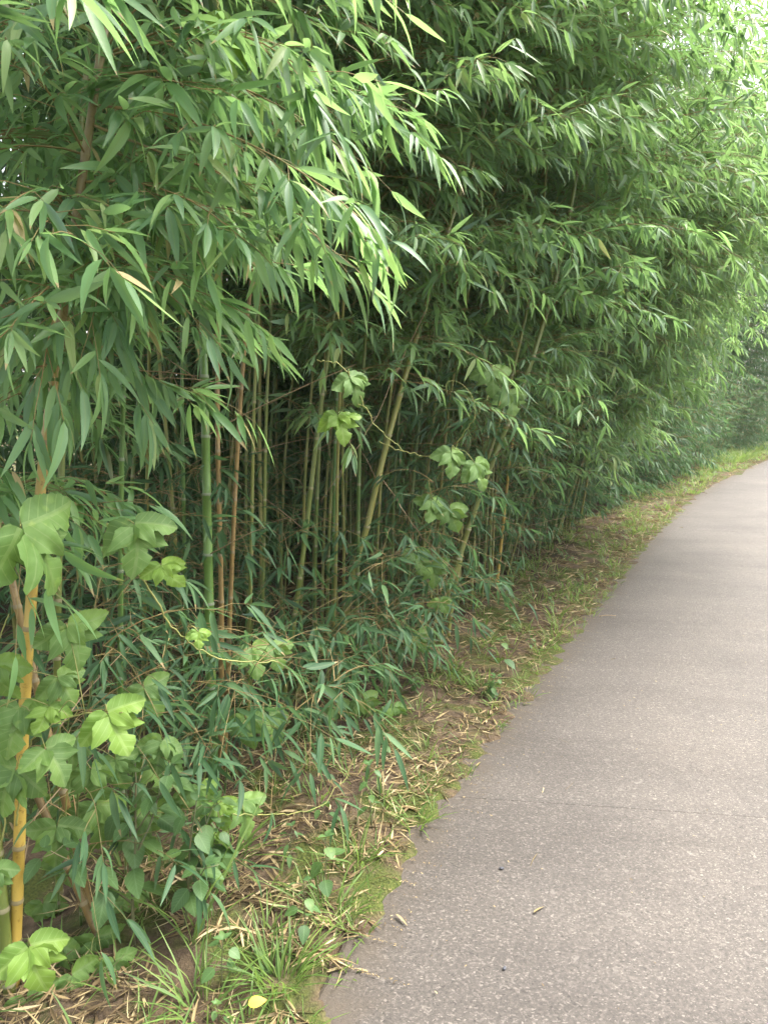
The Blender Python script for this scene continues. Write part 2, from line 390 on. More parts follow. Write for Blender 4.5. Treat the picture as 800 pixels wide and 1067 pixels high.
m, N, L = new_mat('verge_soil')
tc = N.new('ShaderNodeTexCoord')
def noise(scale, detail=4, rough=0.55, vec=None):
    n = N.new('ShaderNodeTexNoise'); n.inputs['Scale'].default_value = scale; n.inputs['Detail'].default_value = detail; n.inputs['Roughness'].default_value = rough
    L.new(vec or tc.outputs['Object'], n.inputs['Vector']); return n.outputs[0]
n1 = noise(14, 6, 0.65); r1 = ramp(N, [(0.3, (0.035, 0.025, 0.017)), (0.55, (0.080, 0.057, 0.036)), (0.75, (0.14, 0.10, 0.066))]); L.new(n1, r1.inputs[0])
n2 = noise(3.2, 5, 0.6); mz = ramp(N, [(0.47, (0, 0, 0)), (0.57, (1, 1, 1))]); L.new(n2, mz.inputs[0])
n3 = noise(120, 3); r3 = ramp(N, [(0.3, (0.022, 0.034, 0.008)), (0.7, (0.078, 0.088, 0.022))]); L.new(n3, r3.inputs[0])
c = mixc(N, L, r1.outputs[0], r3.outputs[0], mz.outputs[0])
pb = N.new('ShaderNodeBsdfPrincipled'); L.new(c, pb.inputs['Base Color']); pb.inputs['Roughness'].default_value = 0.95; pb.inputs['Specular IOR Level'].default_value = 0.15
bp = N.new('ShaderNodeBump'); bp.inputs['Strength'].default_value = 1.0; bp.inputs['Distance'].default_value = 0.02
L.new(math_n(N, L, 'ADD', n1, math_n(N, L, 'MULTIPLY', n3, 0.4)), bp.inputs['Height']); L.new(bp.outputs[0], pb.inputs['Normal'])
o = N.new('ShaderNodeOutputMaterial'); L.new(pb.outputs[0], o.inputs[0]); M['soil'] = m
ground = g.build('ground', M['soil']); ground['kind'] = 'structure'

# path: a concrete ribbon cast in slabs, a saw cut every 3.4 m
m, N, L = new_mat('path_concrete')
tc = N.new('ShaderNodeTexCoord')
big = noise(1.1, 6, 0.6); rb = ramp(N, [(0.3, (0.84, 0.83, 0.83)), (0.5, (1.0, 1.0, 1.0)), (0.7, (1.16, 1.15, 1.13))]); L.new(big, rb.inputs[0])
fine = noise(95, 6, 0.8); rf = ramp(N, [(0.30, (0.030, 0.0255, 0.0225)), (0.50, (0.057, 0.0492, 0.0438)), (0.70, (0.118, 0.102, 0.090))]); L.new(fine, rf.inputs[0])
def warp(scale, amp, stretch):
    nz_ = N.new('ShaderNodeTexNoise'); nz_.inputs['Scale'].default_value = scale; nz_.inputs['Detail'].default_value = 3; L.new(tc.outputs['Object'], nz_.inputs['Vector'])
    ma = N.new('ShaderNodeVectorMath'); ma.operation = 'MULTIPLY_ADD'; L.new(nz_.outputs['Color'], ma.inputs[0]); ma.inputs[1].default_value = (amp,) * 3; L.new(tc.outputs['Object'], ma.inputs[2])
    mp_ = N.new('ShaderNodeMapping'); mp_.inputs['Scale'].default_value = stretch; mp_.inputs['Rotation'].default_value = (0, 0, 0.6); L.new(ma.outputs[0], mp_.inputs[0]); return mp_.outputs[0]
def chips(scale, lo, dist, w):
    v_ = N.new('ShaderNodeTexVoronoi'); v_.inputs['Scale'].default_value = scale; L.new(w, v_.inputs['Vector'])
    s_ = N.new('ShaderNodeSeparateXYZ'); L.new(v_.outputs['Color'], s_.inputs[0])
    core_ = math_n(N, L, 'LESS_THAN', v_.outputs['Distance'], math_n(N, L, 'MULTIPLY', s_.outputs[2], dist))
    return math_n(N, L, 'MULTIPLY', math_n(N, L, 'GREATER_THAN', s_.outputs[0], lo), core_), math_n(N, L, 'MULTIPLY', math_n(N, L, 'LESS_THAN', s_.outputs[0], 0.12), core_), s_.outputs[1]
w1 = warp(70, 0.016, (1.0, 1.7, 1.0)); w2 = warp(30, 0.05, (1.3, 1.0, 1.0))
chip, chipd, ch1 = chips(150, 0.5, 0.75, w1)
chip2, _, ch2 = chips(48, 0.86, 0.5, w2)
c = mixc(N, L, rf.outputs[0], (0.180, 0.158, 0.140), math_n(N, L, 'MULTIPLY', chip, math_n(N, L, 'MULTIPLY', ch1, 0.75)))
c = mixc(N, L, c, (0.018, 0.0155, 0.014), math_n(N, L, 'MULTIPLY', chipd, 0.6))
c = mixc(N, L, c, (0.135, 0.119, 0.107), math_n(N, L, 'MULTIPLY', chip2, math_n(N, L, 'MULTIPLY', ch2, 0.7)))
c = mixc(N, L, c, rb.outputs[0], 0.9, 'MULTIPLY')
uvs = N.new('ShaderNodeUVMap'); ms = N.new('ShaderNodeMapping'); ms.inputs['Scale'].default_value = (0.35, 2.6, 1); L.new(uvs.outputs[0], ms.inputs[0])
st_ = noise(1.0, 7, 0.7, ms.outputs[0]); rs = ramp(N, [(0.32, (0.82, 0.81, 0.80)), (0.5, (1, 1, 1)), (0.68, (1.12, 1.12, 1.11))]); L.new(st_, rs.inputs[0])
c = mixc(N, L, c, rs.outputs[0], 0.9, 'MULTIPLY')
sb = N.new('ShaderNodeSeparateXYZ'); L.new(uvs.outputs[0], sb.inputs[0])
wv = math_n(N, L, 'ADD', sb.outputs[0], math_n(N, L, 'MULTIPLY', math_n(N, L, 'SUBTRACT', big, 0.5), 0.9))
wr = ramp(N, [(0.05, (0.88, 0.87, 0.85)), (0.45, (1.0, 1.0, 1.0)), (1.0, (1.2, 1.2, 1.19))]); L.new(wv, wr.inputs[0])  # damp left band; the brighter right side paints sheen into the colour
c = mixc(N, L, c, wr.outputs[0], 1.0, 'MULTIPLY')
uv = N.new('ShaderNodeUVMap'); su = N.new('ShaderNodeSeparateXYZ'); L.new(uv.outputs[0], su.inputs[0])
dn = noise(6, 5, 0.7)
dirt = math_n(N, L, 'SUBTRACT', math_n(N, L, 'ADD', math_n(N, L, 'ADD', math_n(N, L, 'MULTIPLY', dn, 0.34), math_n(N, L, 'MULTIPLY', fine, 0.16)), -0.07), su.outputs[0])
dr = ramp(N, [(0.0, (0, 0, 0)), (0.16, (1, 1, 1))]); L.new(dirt, dr.inputs[0])
c = mixc(N, L, c, (0.060, 0.046, 0.033), math_n(N, L, 'MULTIPLY', dr.outputs[0], 0.8))
cut = noise(3.0, 2)
pb = N.new('ShaderNodeBsdfPrincipled'); L.new(c, pb.inputs['Base Color'])
rr = ramp(N, [(0.3, (0.55, 0.55, 0.55)), (0.7, (0.8, 0.8, 0.8))]); L.new(fine, rr.inputs[0]); L.new(rr.outputs[0], pb.inputs['Roughness'])
pb.inputs['Specular IOR Level'].default_value = 0.35
bp = N.new('ShaderNodeBump'); bp.inputs['Strength'].default_value = 0.8; bp.inputs['Distance'].default_value = 0.005
L.new(math_n(N, L, 'ADD', fine, math_n(N, L, 'MULTIPLY', math_n(N, L, 'ADD', chip, chip2), 0.3)), bp.inputs['Height']); L.new(bp.outputs[0], pb.inputs['Normal'])
o = N.new('ShaderNodeOutputMaterial'); L.new(pb.outputs[0], o.inputs[0]); M['concrete'] = m

pm = Mesh()
W_PATH = 3.0
jp = gnd(530, 835)[:2]
sj0 = ARC[np.argmin(np.hypot(EDGE[:, 0] - jp[0], EDGE[:, 1] - jp[1]))] 
SKEW = 0.30
jn2 = gnd(694, 551)[:2]; sj1 = ARC[np.argmin(np.hypot(EDGE[:, 0] - jn2[0], EDGE[:, 1] - jn2[1]))]
JOINTS = sj0 - 0.12 + np.arange(-3, 8) * (sj1 - sj0)
ss = list(np.arange(ARC[0] + 0.01, ARC[-1], 0.12))
rows = [(s, 0.0) for s in ss if np.min(np.abs(JOINTS - s)) > 0.02]
for jn in JOINTS:
    if ARC[0] < jn < ARC[-1]: rows += [(jn - 0.0024, 0.0), (jn - 0.0010, -0.0014), (jn + 0.0010, -0.0014), (jn + 0.0024, 0.0)]
rows.sort()
rg = np.random.default_rng(3)
cols = np.array([0.0, 0.0, 0.012, 0.15, 0.6, 1.2, 2.0, W_PATH - 0.012, W_PATH, W_PATH])
zc = np.array([-0.12, 0.002, 0.008, 0.010, 0.013, 0.015, 0.014, 0.012, 0.004, -0.12])
V = []; UVp = []
for s, dz in rows:
    E = np.array([np.interp(s, ARC, EDGE[:, 0]), np.interp(s, ARC, EDGE[:, 1])]); nn = np.array([np.interp(s, ARC, NRM[:, 0]), np.interp(s, ARC, NRM[:, 1])]); nn /= np.linalg.norm(nn)
    wob = 0.008 * sin(s * 4.3) + 0.006 * sin(s * 9.1)
    cc = cols + wob * np.clip(1 - cols / 0.15, 0, 1)
    cc[0:2] = cc[0]
    for cx, z in zip(cc, zc):
        sk = SKEW * max(cx, 0)
        V.append((E[0] + nn[0] * cx - nn[1] * sk, E[1] + nn[1] * cx + nn[0] * sk, z + (dz if z > 0 else 0))); UVp.append((max(cx, 0), s))
nc = len(cols); nr = len(rows)
i, j = np.meshgrid(np.arange(nc - 1), np.arange(nr - 1)); a = (j * nc + i).ravel()
Fq = np.stack([a, a + 1, a + 1 + nc, a + nc], 1)
pm.V.append(np.array(V)); pm.UV.append(np.array(UVp)); pm.loops.append(Fq.ravel()); pm.sizes.append(np.full(len(Fq), 4)); pm.mi.append(np.zeros(len(Fq))); pm.n = len(V)
path = pm.build('path', M['concrete'], smooth=False); path['kind'] = 'structure'

# thin haze volume, added to lift the dark gaps like lens glare
hz = Mesh(); x0, x1, y0, y1, z0, z1 = -420, 420, -420, 620, -1.2, 12
hz.raw([(x0, y0, z0), (x1, y0, z0), (x1, y1, z0), (x0, y1, z0), (x0, y0, z1), (x1, y0, z1), (x1, y1, z1), (x0, y1, z1)],
       [(0, 3, 2, 1), (4, 5, 6, 7), (0, 1, 5, 4), (1, 2, 6, 5), (2, 3, 7, 6), (3, 0, 4, 7)])
m = bpy.data.materials.new('veil_haze'); m.use_nodes = True; N, L = m.node_tree.nodes, m.node_tree.links
for n in list(N): N.remove(n)
pv = N.new('ShaderNodeVolumePrincipled'); pv.inputs['Color'].default_value = (0.95, 0.95, 0.92, 1); pv.inputs['Density'].default_value = 0.0010
o = N.new('ShaderNodeOutputMaterial'); L.new(pv.outputs[0], o.inputs['Volume'])
haze = hz.build('haze', m, smooth=False); haze['kind'] = 'stuff'; haze['label'] = 'thin pale haze added over the scene as a veil of glare'; haze['category'] = 'haze'
SC.cycles.volume_bounces = 0

# ------------------------------------------------------------------ bamboo
def grow(rng, ax, r0, bole, gap, blen, leafL, per=4.5, toward=0.0, bias=0.4, twig_gap=0.07, bare=0.25, T=None, droop=0.48,
         culm_sides=8, zmax=99.0, az_dir=None, flare=1.0, wid=0.078, extra=(), dry=()):
    """a culm along the axis points, its branches and its leaves; returns three pools"""
    T = T or T_MID
    cu, br, lf = Mesh(), Mesh(), Mesh()
    seg = np.linalg.norm(np.diff(ax, axis=0), axis=1); S = np.concatenate([[0], np.cumsum(seg)]); H = S[-1]
    P = lambda s: np.array([np.interp(s, S, ax[:, k]) for k in range(3)])
    nodes = []; s = 0.06; k = 0
    while s < H - 0.05:
        nodes.append(s); s += gap * min(1.0, 0.45 + 0.1 * k) * rng.uniform(0.9, 1.1) * (1.0 if s < 0.6 * H else 0.85); k += 1
    # culm with swollen nodes
    st = [(0.0, 1.0 * flare, 0)]
    for s in nodes:
        st += [(s - 0.010, 0.97, 0), (s - 0.003, 1.10, 1), (s + 0.002, 1.13, 1), (s + 0.008, 0.98, 0)]
    st.append((H, 0.9, 0))
    sv = np.array([q[0] for q in st]); f = 1 - 0.9 * (sv / H) ** 1.3
    pts = np.array([P(q) for q in sv])
    cu.tube(pts, np.array([q[1] for q in st]) * r0 * f, culm_sides, np.array([q[2] for q in st])[:-1])
    az0 = rng.uniform(0, 2 * pi)
    Bs, Ds = [], []
    def leafy(q, dirs, Lb):
        n = len(q) - 1
        nt = max(3, int(Lb * 0.85 / twig_gap)); sd = 1
        for tt in np.linspace(0.22, 1.0, nt):
            pb_ = np.array([np.interp(tt * n, np.arange(n + 1), q[:, c]) for c in range(3)]); bd = dirs[min(int(tt * n), n)]
            sd = -sd; ang = sd * R(rng.uniform(30, 65)) if tt < 0.99 else 0.0
            td = np.array([bd[0] * cos(ang) - bd[1] * sin(ang), bd[0] * sin(ang) + bd[1] * cos(ang), bd[2] * 0.6 + rng.uniform(-0.4, 0.3)]); td /= np.linalg.norm(td)
            tl = leafL * rng.uniform(0.5, 1.5)
            e = pb_ + td * tl + np.array([0, 0, -0.12 * tl])
            br.tube([pb_, pb_ + td * tl * 0.5, e], [0.0011, 0.0009, 0.0006], 3, 0, False)
            m_ = rng.poisson(per - 1) + 1
            for w in range(m_):
                ft = 1.0 if w == 0 else rng.uniform(0.35, 1.0)
                a2 = rng.normal(0, 0.25) if w == 0 else rng.choice((-1, 1)) * R(rng.uniform(15, 75))
                ld = np.array([td[0] * cos(a2) - td[1] * sin(a2), td[0] * sin(a2) + td[1] * cos(a2), td[2] - max(-0.25, rng.normal(droop, 0.42))])
                Bs.append(pb_ + (e - pb_) * ft); Ds.append(ld)
    for q in dry:
        q = spline(np.array(q), 14); q[1:] += rng.normal(0, 0.004, (13, 3)); br.tube(q, np.linspace(0.003, 0.0009, 14), 5, 1, False)
        for w in (5, 8, 11):
            d_ = q[w] - q[w - 1]; d_ = d_ / np.linalg.norm(d_) + np.array([0, 0, rng.choice((-.6, .6))]); br.tube([q[w], q[w] + d_ * 0.05, q[w] + d_ * 0.11], [0.0014, 0.001, 0.0006], 3, 1, False)
    for q in extra:                                   # single branches one can follow in the photograph
        q = spline(np.array(q), 12); dq = np.gradient(q, axis=0); dq /= np.linalg.norm(dq, axis=1, keepdims=True)
        br.tube(q, np.linspace(0.0035, 0.0009, 12), 5, 0, False)
        leafy(q, dq, np.linalg.norm(np.diff(q, axis=0), axis=1).sum())
    for k, s in enumerate(nodes):
        b0 = P(s)
        if b0[2] > zmax: continue
        az0 += pi + rng.uniform(-0.5, 0.5)
        if s < bole:
            if rng.random() < bare and s > 0.25:
                az = az0; Lb = rng.uniform(0.25, 0.7); d = np.array([cos(az), sin(az), rng.uniform(0.2, 0.9)]); q = [b0]
                for _ in range(4):
                    d = d / np.linalg.norm(d) + np.array([rng.normal(0, .09), rng.normal(0, .09), -0.08]); q.append(q[-1] + d / np.linalg.norm(d) * Lb / 4)
                br.tube(q, np.linspace(0.0028, 0.0009, 5) * (0.5 + r0 / 0.03), 3, 1, False)
            continue
        u = (s - bole) / max(H - bole, 0.1)
        for side in (-1, 1):
            az = az0 + side * 0.45 + rng.uniform(-0.3, 0.3)
            if az_dir is not None and rng.random() < 0.6: az = az_dir + rng.normal(0, 0.7)
            cf = cos(az - toward)
            Lb = blen * (0.55 + 0.6 * sin(pi * (0.2 + 0.7 * u))) * rng.uniform(0.7, 1.2) * (1 + bias * min(cf, 0)) * (0.7 if side < 0 else 1)
            el = R(rng.uniform(15, 50)); d = np.array([cos(az) * cos(el), sin(az) * cos(el), sin(el)]); q = [b0]; n = 6
            dirs = [d]
            for _ in range(n):
                d = d + np.array([rng.normal(0, .05), rng.normal(0, .05), -0.16 * rng.uniform(.5, 1.5)]); d = d / np.linalg.norm(d); q.append(q[-1] + d * Lb / n); dirs.append(d)
            q = np.array(q); dirs = np.array(dirs)
            br.tube(q, np.linspace(0.0030, 0.0008, n + 1) * (0.45 + r0 / 0.03), 4, 0, False)
            leafy(q, dirs, Lb)
    nl = len(Bs)
    if nl:
        Lf = leafL * (0.45 + 0.8 * rng.beta(2.2, 1.8, nl))
        lf.leaves(T, np.array(Bs), np.array(Ds), Lf, Lf * rng.uniform(wid * 0.82, wid * 1.18, nl), rng.uniform(-0.05, 0.55, nl), rng.normal(0, 0.6, nl), 0.28, 0, rng.normal(0, 0.09, nl))
    return cu, br, lf
def arch_axis(rng, H, phi0, phi1, n=40, pw=1.7):
    s = np.linspace(0, H, n); ph = phi0 + phi1 * (s / H) ** pw; ds = H / (n - 1)
    wob = np.cumsum(rng.normal(0, 0.012, n))
    x = np.cumsum(np.sin(ph)) * ds; y = np.cumsum(wob) * ds; z = np.cumsum(np.cos(ph)) * ds
    A = np.stack([x, y, z], 1); A -= A[0]; return A
def set_bamboo(t, pools, culm, leaf='leaf'):
    cu, br, lf = pools
    cu.build('culm', CM[culm], t)
    if br.n: br.build('branches', [M['twig'], M['dry_twig']], t)
    if lf.n: lf.build('foliage', M[leaf], t)
    return t

POOL = {}
def proto(key, k, name, cat, label, group, culm, leaf, axf, **kw):
    POOL[key] = []
    for i in range(k):
        rng = np.random.default_rng(hash_(key) + i)
        t = thing(name, label, cat, (0, 0, 0), 0, group)
        set_bamboo(t, grow(rng, axf(rng), T=T_MID, **kw), culm, leaf)
        POOL[key].append([t, False])
def hash_(s): return sum(ord(c) * (i + 3) for i, c in enumerate(s))
def plant(key, x, y, rz, scale, rng):
    lst = POOL[key]; q = lst[int(rng.integers(len(lst)))]
    z = float(land_z([x], [y])[0]) - 0.02
    if not q[1]:
        q[1] = True; t = q[0]; t.location = (x, y, z); t.rotation_euler = (0, 0, rz); t.scale = (scale,) * 3
        return t
    return dup(q[0], (x, y, z), rz, scale)

proto('near', 4, 'tall_bamboo', 'bamboo', 'tall slender bamboo of the middle grove with bare lower culm, arching over the verge', 'tall bamboo of the middle grove',
      'mixed', 'leaf_bright', lambda r: arch_axis(r, r.uniform(4.2, 5.2), r.uniform(-.02, .12), r.uniform(.5, .95)), r0=0.0095, bole=1.5, gap=0.22, blen=0.8, leafL=0.11, per=5.0, bias=0.5, twig_gap=0.052)  # brighter leaf copy lifts the dark upper gaps, light put into the colour
proto('mid', 4, 'leafy_bamboo', 'bamboo', 'leafy bamboo past the middle grove, drooping over the verge nearly to the ground', 'leafy bamboo drooping over the verge',
      'mixed', 'leaf_bright', lambda r: arch_axis(r, r.uniform(4.0, 5.1), r.uniform(.08, .26), r.uniform(.6, 1.0), pw=1.4), r0=0.012, bole=0.9, gap=0.22, blen=0.95, leafL=0.12, per=4.4, bias=0.6, twig_gap=0.06)
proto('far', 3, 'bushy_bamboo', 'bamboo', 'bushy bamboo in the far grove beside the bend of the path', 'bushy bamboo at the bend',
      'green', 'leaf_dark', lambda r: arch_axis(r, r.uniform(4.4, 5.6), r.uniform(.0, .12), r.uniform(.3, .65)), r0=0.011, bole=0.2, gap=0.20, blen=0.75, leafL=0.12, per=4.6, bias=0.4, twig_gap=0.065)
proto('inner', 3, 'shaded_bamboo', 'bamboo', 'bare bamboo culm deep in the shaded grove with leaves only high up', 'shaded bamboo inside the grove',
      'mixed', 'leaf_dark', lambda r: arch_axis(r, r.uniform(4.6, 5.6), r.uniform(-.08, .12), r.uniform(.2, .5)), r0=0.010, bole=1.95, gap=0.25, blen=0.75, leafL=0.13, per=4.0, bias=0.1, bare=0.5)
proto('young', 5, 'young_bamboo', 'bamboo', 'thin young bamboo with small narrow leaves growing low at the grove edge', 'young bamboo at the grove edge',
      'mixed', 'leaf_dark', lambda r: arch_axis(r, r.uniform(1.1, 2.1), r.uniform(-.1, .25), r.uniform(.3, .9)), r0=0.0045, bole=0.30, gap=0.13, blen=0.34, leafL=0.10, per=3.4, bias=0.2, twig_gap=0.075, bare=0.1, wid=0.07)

rng = np.random.default_rng(21)
def scatter(key, s0, s1, o0, o1, n, jitter=0.6, sc=(0.9, 1.1), mind=0.09, taken=[]):
    k = 0; tries = 0
    while k < n and tries < n * 40:
        tries += 1
        s = rng.uniform(s0, s1); E, nn, tt = edge_at(S0 + s); o_ = rng.uniform(o0, o1)
        q = E - nn * o_
        if any((q[0] - a) ** 2 + (q[1] - b) ** 2 < mind ** 2 for a, b in taken): continue
        taken.append((q[0], q[1]))
        plant(key, q[0], q[1], math.atan2(nn[1], nn[0]) + rng.normal(0, jitter), rng.uniform(*sc), rng); k += 1
scatter('near', 3.2, 5.8, 0.68, 1.5, 38)
scatter('mid', 4.6, 8.4, 0.74, 1.7, 50, 0.45)
scatter('far', 8.4, 14.0, 0.72, 1.7, 52, 0.5)
scatter('far', 15.2, 23.0, 0.95, 1.9, 46, 0.6)
scatter('inner', 2.6, 7.5, 1.1, 2.5, 60, 1.5)
scatter('young', 3.8, 10.5, 0.62, 1.3, 32, 1.0, (0.7, 1.1), 0.06)
scatter('young', 10.0, 17, 0.6, 1.0, 18, 1.0, (0.8, 1.2), 0.06)
scatter('young', 2.6, 5.5, 1.3, 2.4, 12, 1.5, (0.7, 1.1), 0.06)

# the depth of the grove behind: nobody could count it
th = Mesh()
r2 = np.random.default_rng(5)
cores = []
for i in range(5):
    cu, br, lf = grow(r2, arch_axis(r2, r2.uniform(4.8, 6.0), 0, 0.35), 0.013, 0.15, 0.26, 0.85, 0.15, 3.4, T=T_LOW, culm_sides=5, bare=0, twig_gap=0.1, wid=0.1)
    cores.append((cu, lf))
def absorb(dst, src, mat3, off, mi):
    V = np.concatenate(src.V) @ mat3.T + off
    dst.V.append(V); dst.UV.append(np.concatenate(src.UV)); dst.loops.append(np.concatenate(src.loops) + dst.n); dst.sizes.append(np.concatenate(src.sizes))
    dst.mi.append(np.full(len(dst.sizes[-1]), mi)); dst.n += len(V)
for k in range(330):
    s = r2.uniform(0.6, 24) if k < 110 else r2.uniform(2.5, 9.5) if k < 190 else r2.uniform(5, 15); E, nn, tt = edge_at(S0 + s); o_ = r2.uniform(2.3, 6.0) if s > 2 else r2.uniform(3.0, 4.6)
    q = E - nn * o_; a = r2.uniform(0, 2 * pi); c_, s_ = cos(a), sin(a)
    A = np.array([[c_, -s_, 0], [s_, c_, 0], [0, 0, 1]]) * r2.uniform(0.85, 1.1)
    cu, lf = cores[int(r2.integers(5))]
    absorb(th, cu, A, np.array([q[0], q[1], -0.15]), 1); absorb(th, lf, A, np.array([q[0], q[1], -0.15]), 0)
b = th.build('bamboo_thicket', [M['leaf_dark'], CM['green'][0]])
tag(b, 'dark mass of dense bamboo filling the depth of the grove', 'thicket', kind='stuff')

# the culms one can pick out at the near end
def hero(name, label, px, Ys, r0, culm, leaf='leaf', H=4.4, seed=0, bend=(0.25, 0.1), sprays=(), twigs=(), **kw):
    rg_ = np.random.default_rng(100 + seed)
    pts = [at(x, y, Y) for (x, y), Y in zip(px, Ys)]
    b_ = pts[0].copy(); d_ = pts[1] - pts[0]
    z0 = float(land_z([b_[0]], [b_[1]])[0]) - 0.03
    if b_[2] > z0: pts.insert(0, b_ + d_ / max(d_[2], 0.05) * (z0 - b_[2]))
    pts[0][2] = min(pts[0][2], z0)
    d_ = pts[-1] - pts[-2]; d_ = d_ / np.linalg.norm(d_)
    while pts[-1][2] < H - 0.2 and len(pts) < 30:
        d_ = d_ + np.array([bend[0] * 0.12, bend[1] * 0.12, 0]); d_ /= np.linalg.norm(d_); pts.append(pts[-1] + d_ * 0.45)
    base = pts[0].copy()
    ax_ = spline(np.array(pts) - base, 70)
    t = thing(name, label, 'bamboo', base)
    return set_bamboo(t, grow(rg_, ax_, r0, T=T_FINE, culm_sides=12, extra=[[at(*w) - base for w in q] for q in sprays], dry=[[at(*w) - base for w in q] for q in twigs], **kw), culm, leaf), base
K = dict(gap=0.21, blen=0.7, leafL=0.112, per=5.4, twig_gap=0.046)
hero('bamboo', 'smooth golden yellow bamboo culm standing at the near left corner', [(16, 1000), (20, 900), (28, 700), (47, 470), (80, 230), (105, 60)], [1.62, 1.62, 1.63, 1.66, 1.74, 1.8], 0.0145, 'yellow', 'leaf_bright',
     seed=1, bole=1.95, **{**K, 'leafL': 0.108, 'wid': 0.078, 'droop': 0.55, 'per': 6.4, 'twig_gap': 0.030}, toward=0.0, bias=0.3, az_dir=0.0, sprays=[
         [(98, 110, 1.78), (180, 120, 1.62), (260, 150, 1.52), (330, 190, 1.47), (372, 225, 1.45)],
         [(96, 130, 1.78), (170, 160, 1.66), (240, 185, 1.6), (310, 230, 1.56), (350, 265, 1.55)],
         [(90, 190, 1.76), (140, 190, 1.62), (200, 210, 1.54), (255, 250, 1.5)],
         [(75, 250, 1.74), (120, 265, 1.6), (160, 290, 1.52), (190, 320, 1.5)],
         [(104, 60, 1.8), (180, 30, 1.66), (260, 40, 1.58), (320, 75, 1.55)],
         [(100, 80, 1.8), (200, 75, 1.75), (290, 110, 1.72), (350, 150, 1.7)],
         [(66, 290, 1.72), (50, 300, 1.5), (30, 320, 1.4), (8, 345, 1.36)],
         [(80, 230, 1.74), (50, 200, 1.5), (20, 205, 1.4), (0, 225, 1.36)],
         [(55, 360, 1.7), (80, 350, 1.6), (105, 365, 1.54), (120, 385, 1.52)],
         [(70, 300, 1.7), (62, 315, 1.55), (52, 350, 1.45), (44, 395, 1.4)], [(92, 230, 1.74), (108, 255, 1.6), (102, 310, 1.5), (92, 350, 1.46)], [(56, 380, 1.68), (36, 385, 1.55), (20, 410, 1.48)],
         [(104, 40, 1.8), (60, 10, 1.6), (25, 15, 1.5), (5, 40, 1.46)]])
hero('bamboo', 'pale olive bamboo stub leaning left beside the golden yellow culm', [(8, 1000), (2, 930), (-12, 800), (-40, 560)], [1.6, 1.6, 1.62, 1.66], 0.015, 'olive', seed=2, bole=1.5, H=4.5, **K)
hero('bamboo', 'orange brown bamboo culm leaning left behind the broadleaf weed', [(92, 950), (66, 890), (38, 825), (-10, 720)], [1.78, 1.8, 1.82, 1.86], 0.011, 'brown', seed=3, bole=1.7, H=4.2, bend=(-0.3, 0), **K)
hero('bamboo', 'ochre bamboo culm leaning left, crossing behind the orange brown culm', [(94, 955), (84, 900), (64, 815), (30, 680)], [1.86, 1.88, 1.9, 1.95], 0.0115, 'brown', seed=4, bole=1.6, H=4.5, **K)
hero('bamboo', 'thick dark green upright bamboo culm, the stoutest in the shaded opening', [(223, 812), (218, 620), (214, 430), (211, 250)], [2.68, 2.68, 2.7, 2.72], 0.020, 'green', seed=5, bole=2.05, **K)
hero('bamboo', 'dull brown bamboo culm standing right against the stout dark green one', [(230, 790), (231, 640), (227, 450)], [2.78, 2.78, 2.8], 0.0115, 'brown', seed=6, bole=2.05, **K)
hero('bamboo', 'orange bamboo culm with dark nodes just right of the stout green culm', [(234, 800), (243, 560), (252, 400), (258, 330)], [2.8, 2.82, 2.85, 2.85], 0.0105, 'brown', seed=7, bole=2.05, **K)
hero('bamboo', 'straight thin olive bamboo culm, first beyond the orange culm', [(258, 770), (263, 520), (265, 420)], [3.05, 3.05, 3.05], 0.009, 'olive', seed=8, bole=2.05, **K)
hero('bamboo', 'straight thin yellowish bamboo culm, second beyond the orange culm', [(271, 770), (276, 520), (278, 420)], [3.15, 3.15, 3.15], 0.0085, 'olive', seed=9, bole=2.05, **K)
hero('bamboo', 'light tan bamboo culm leaning right in front of the dark opening', [(294, 740), (318, 560), (332, 440), (347, 335), (362, 220)], [3.2, 3.22, 3.25, 3.3, 3.35], 0.0125, 'olive', seed=10, bole=2.05, bend=(0.3, -.2), **K)
hero('bamboo', 'long olive bamboo culm leaning far right across the middle of the grove', [(345, 742), (366, 610), (382, 550), (402, 465), (440, 330), (500, 130), (538, 0)], [3.4, 3.45, 3.5, 3.55, 3.65, 3.8, 3.9], 0.0165, 'olive', seed=11, bole=2.1, twigs=[[(436, 345, 3.65), (405, 262, 3.3), (440, 245, 3.0), (482, 236, 2.8)], [(470, 240, 3.75), (398, 118, 3.2), (450, 95, 3.0), (530, 84, 2.9)], [(452, 300, 3.65), (400, 420, 3.2), (370, 470, 3.0), (335, 520, 2.9)], [(395, 495, 3.52), (440, 560, 3.3), (480, 600, 3.2)]], H=5.0, bend=(0.5, -.2), **K)
hero('bamboo', 'upright deep green bamboo culm at the foot of the long leaning one', [(346, 740), (348, 600), (349, 480)], [3.5, 3.5, 3.52], 0.0125, 'green', seed=12, bole=2.05, **K)
hero('bamboo', 'stout green bamboo curving up from the mossy verge, swollen at the base', [(458, 672), (460, 640), (478, 580), (505, 500), (545, 400)], [4.1, 4.1, 4.12, 4.15, 4.2], 0.019, 'olive', seed=13, bole=1.35, H=4.6, bend=(-0.6, .2), flare=1.5, **K)
hero('bamboo', 'slim green bamboo leaning right beside the swollen based culm', [(466, 668), (474, 610), (494, 520), (520, 440)], [4.2, 4.2, 4.22, 4.25], 0.012, 'olive', seed=14, bole=1.35, H=4.6, bend=(-0.5, .2), **K)
hero('bamboo', 'yellow green bamboo culm at the outer edge of the grove before the straw verge', [(517, 613), (524, 545), (532, 470)], [5.35, 5.35, 5.35], 0.012, 'yellow', seed=15, bole=1.2, H=4.6, bend=(0.5, -.2), **K)
hero('bamboo', 'thin dark green bamboo culm left of the stout green one', [(196, 800), (193, 600), (190, 400)], [2.95, 2.95, 2.95], 0.009, 'green', seed=16, bole=2.05, **K)

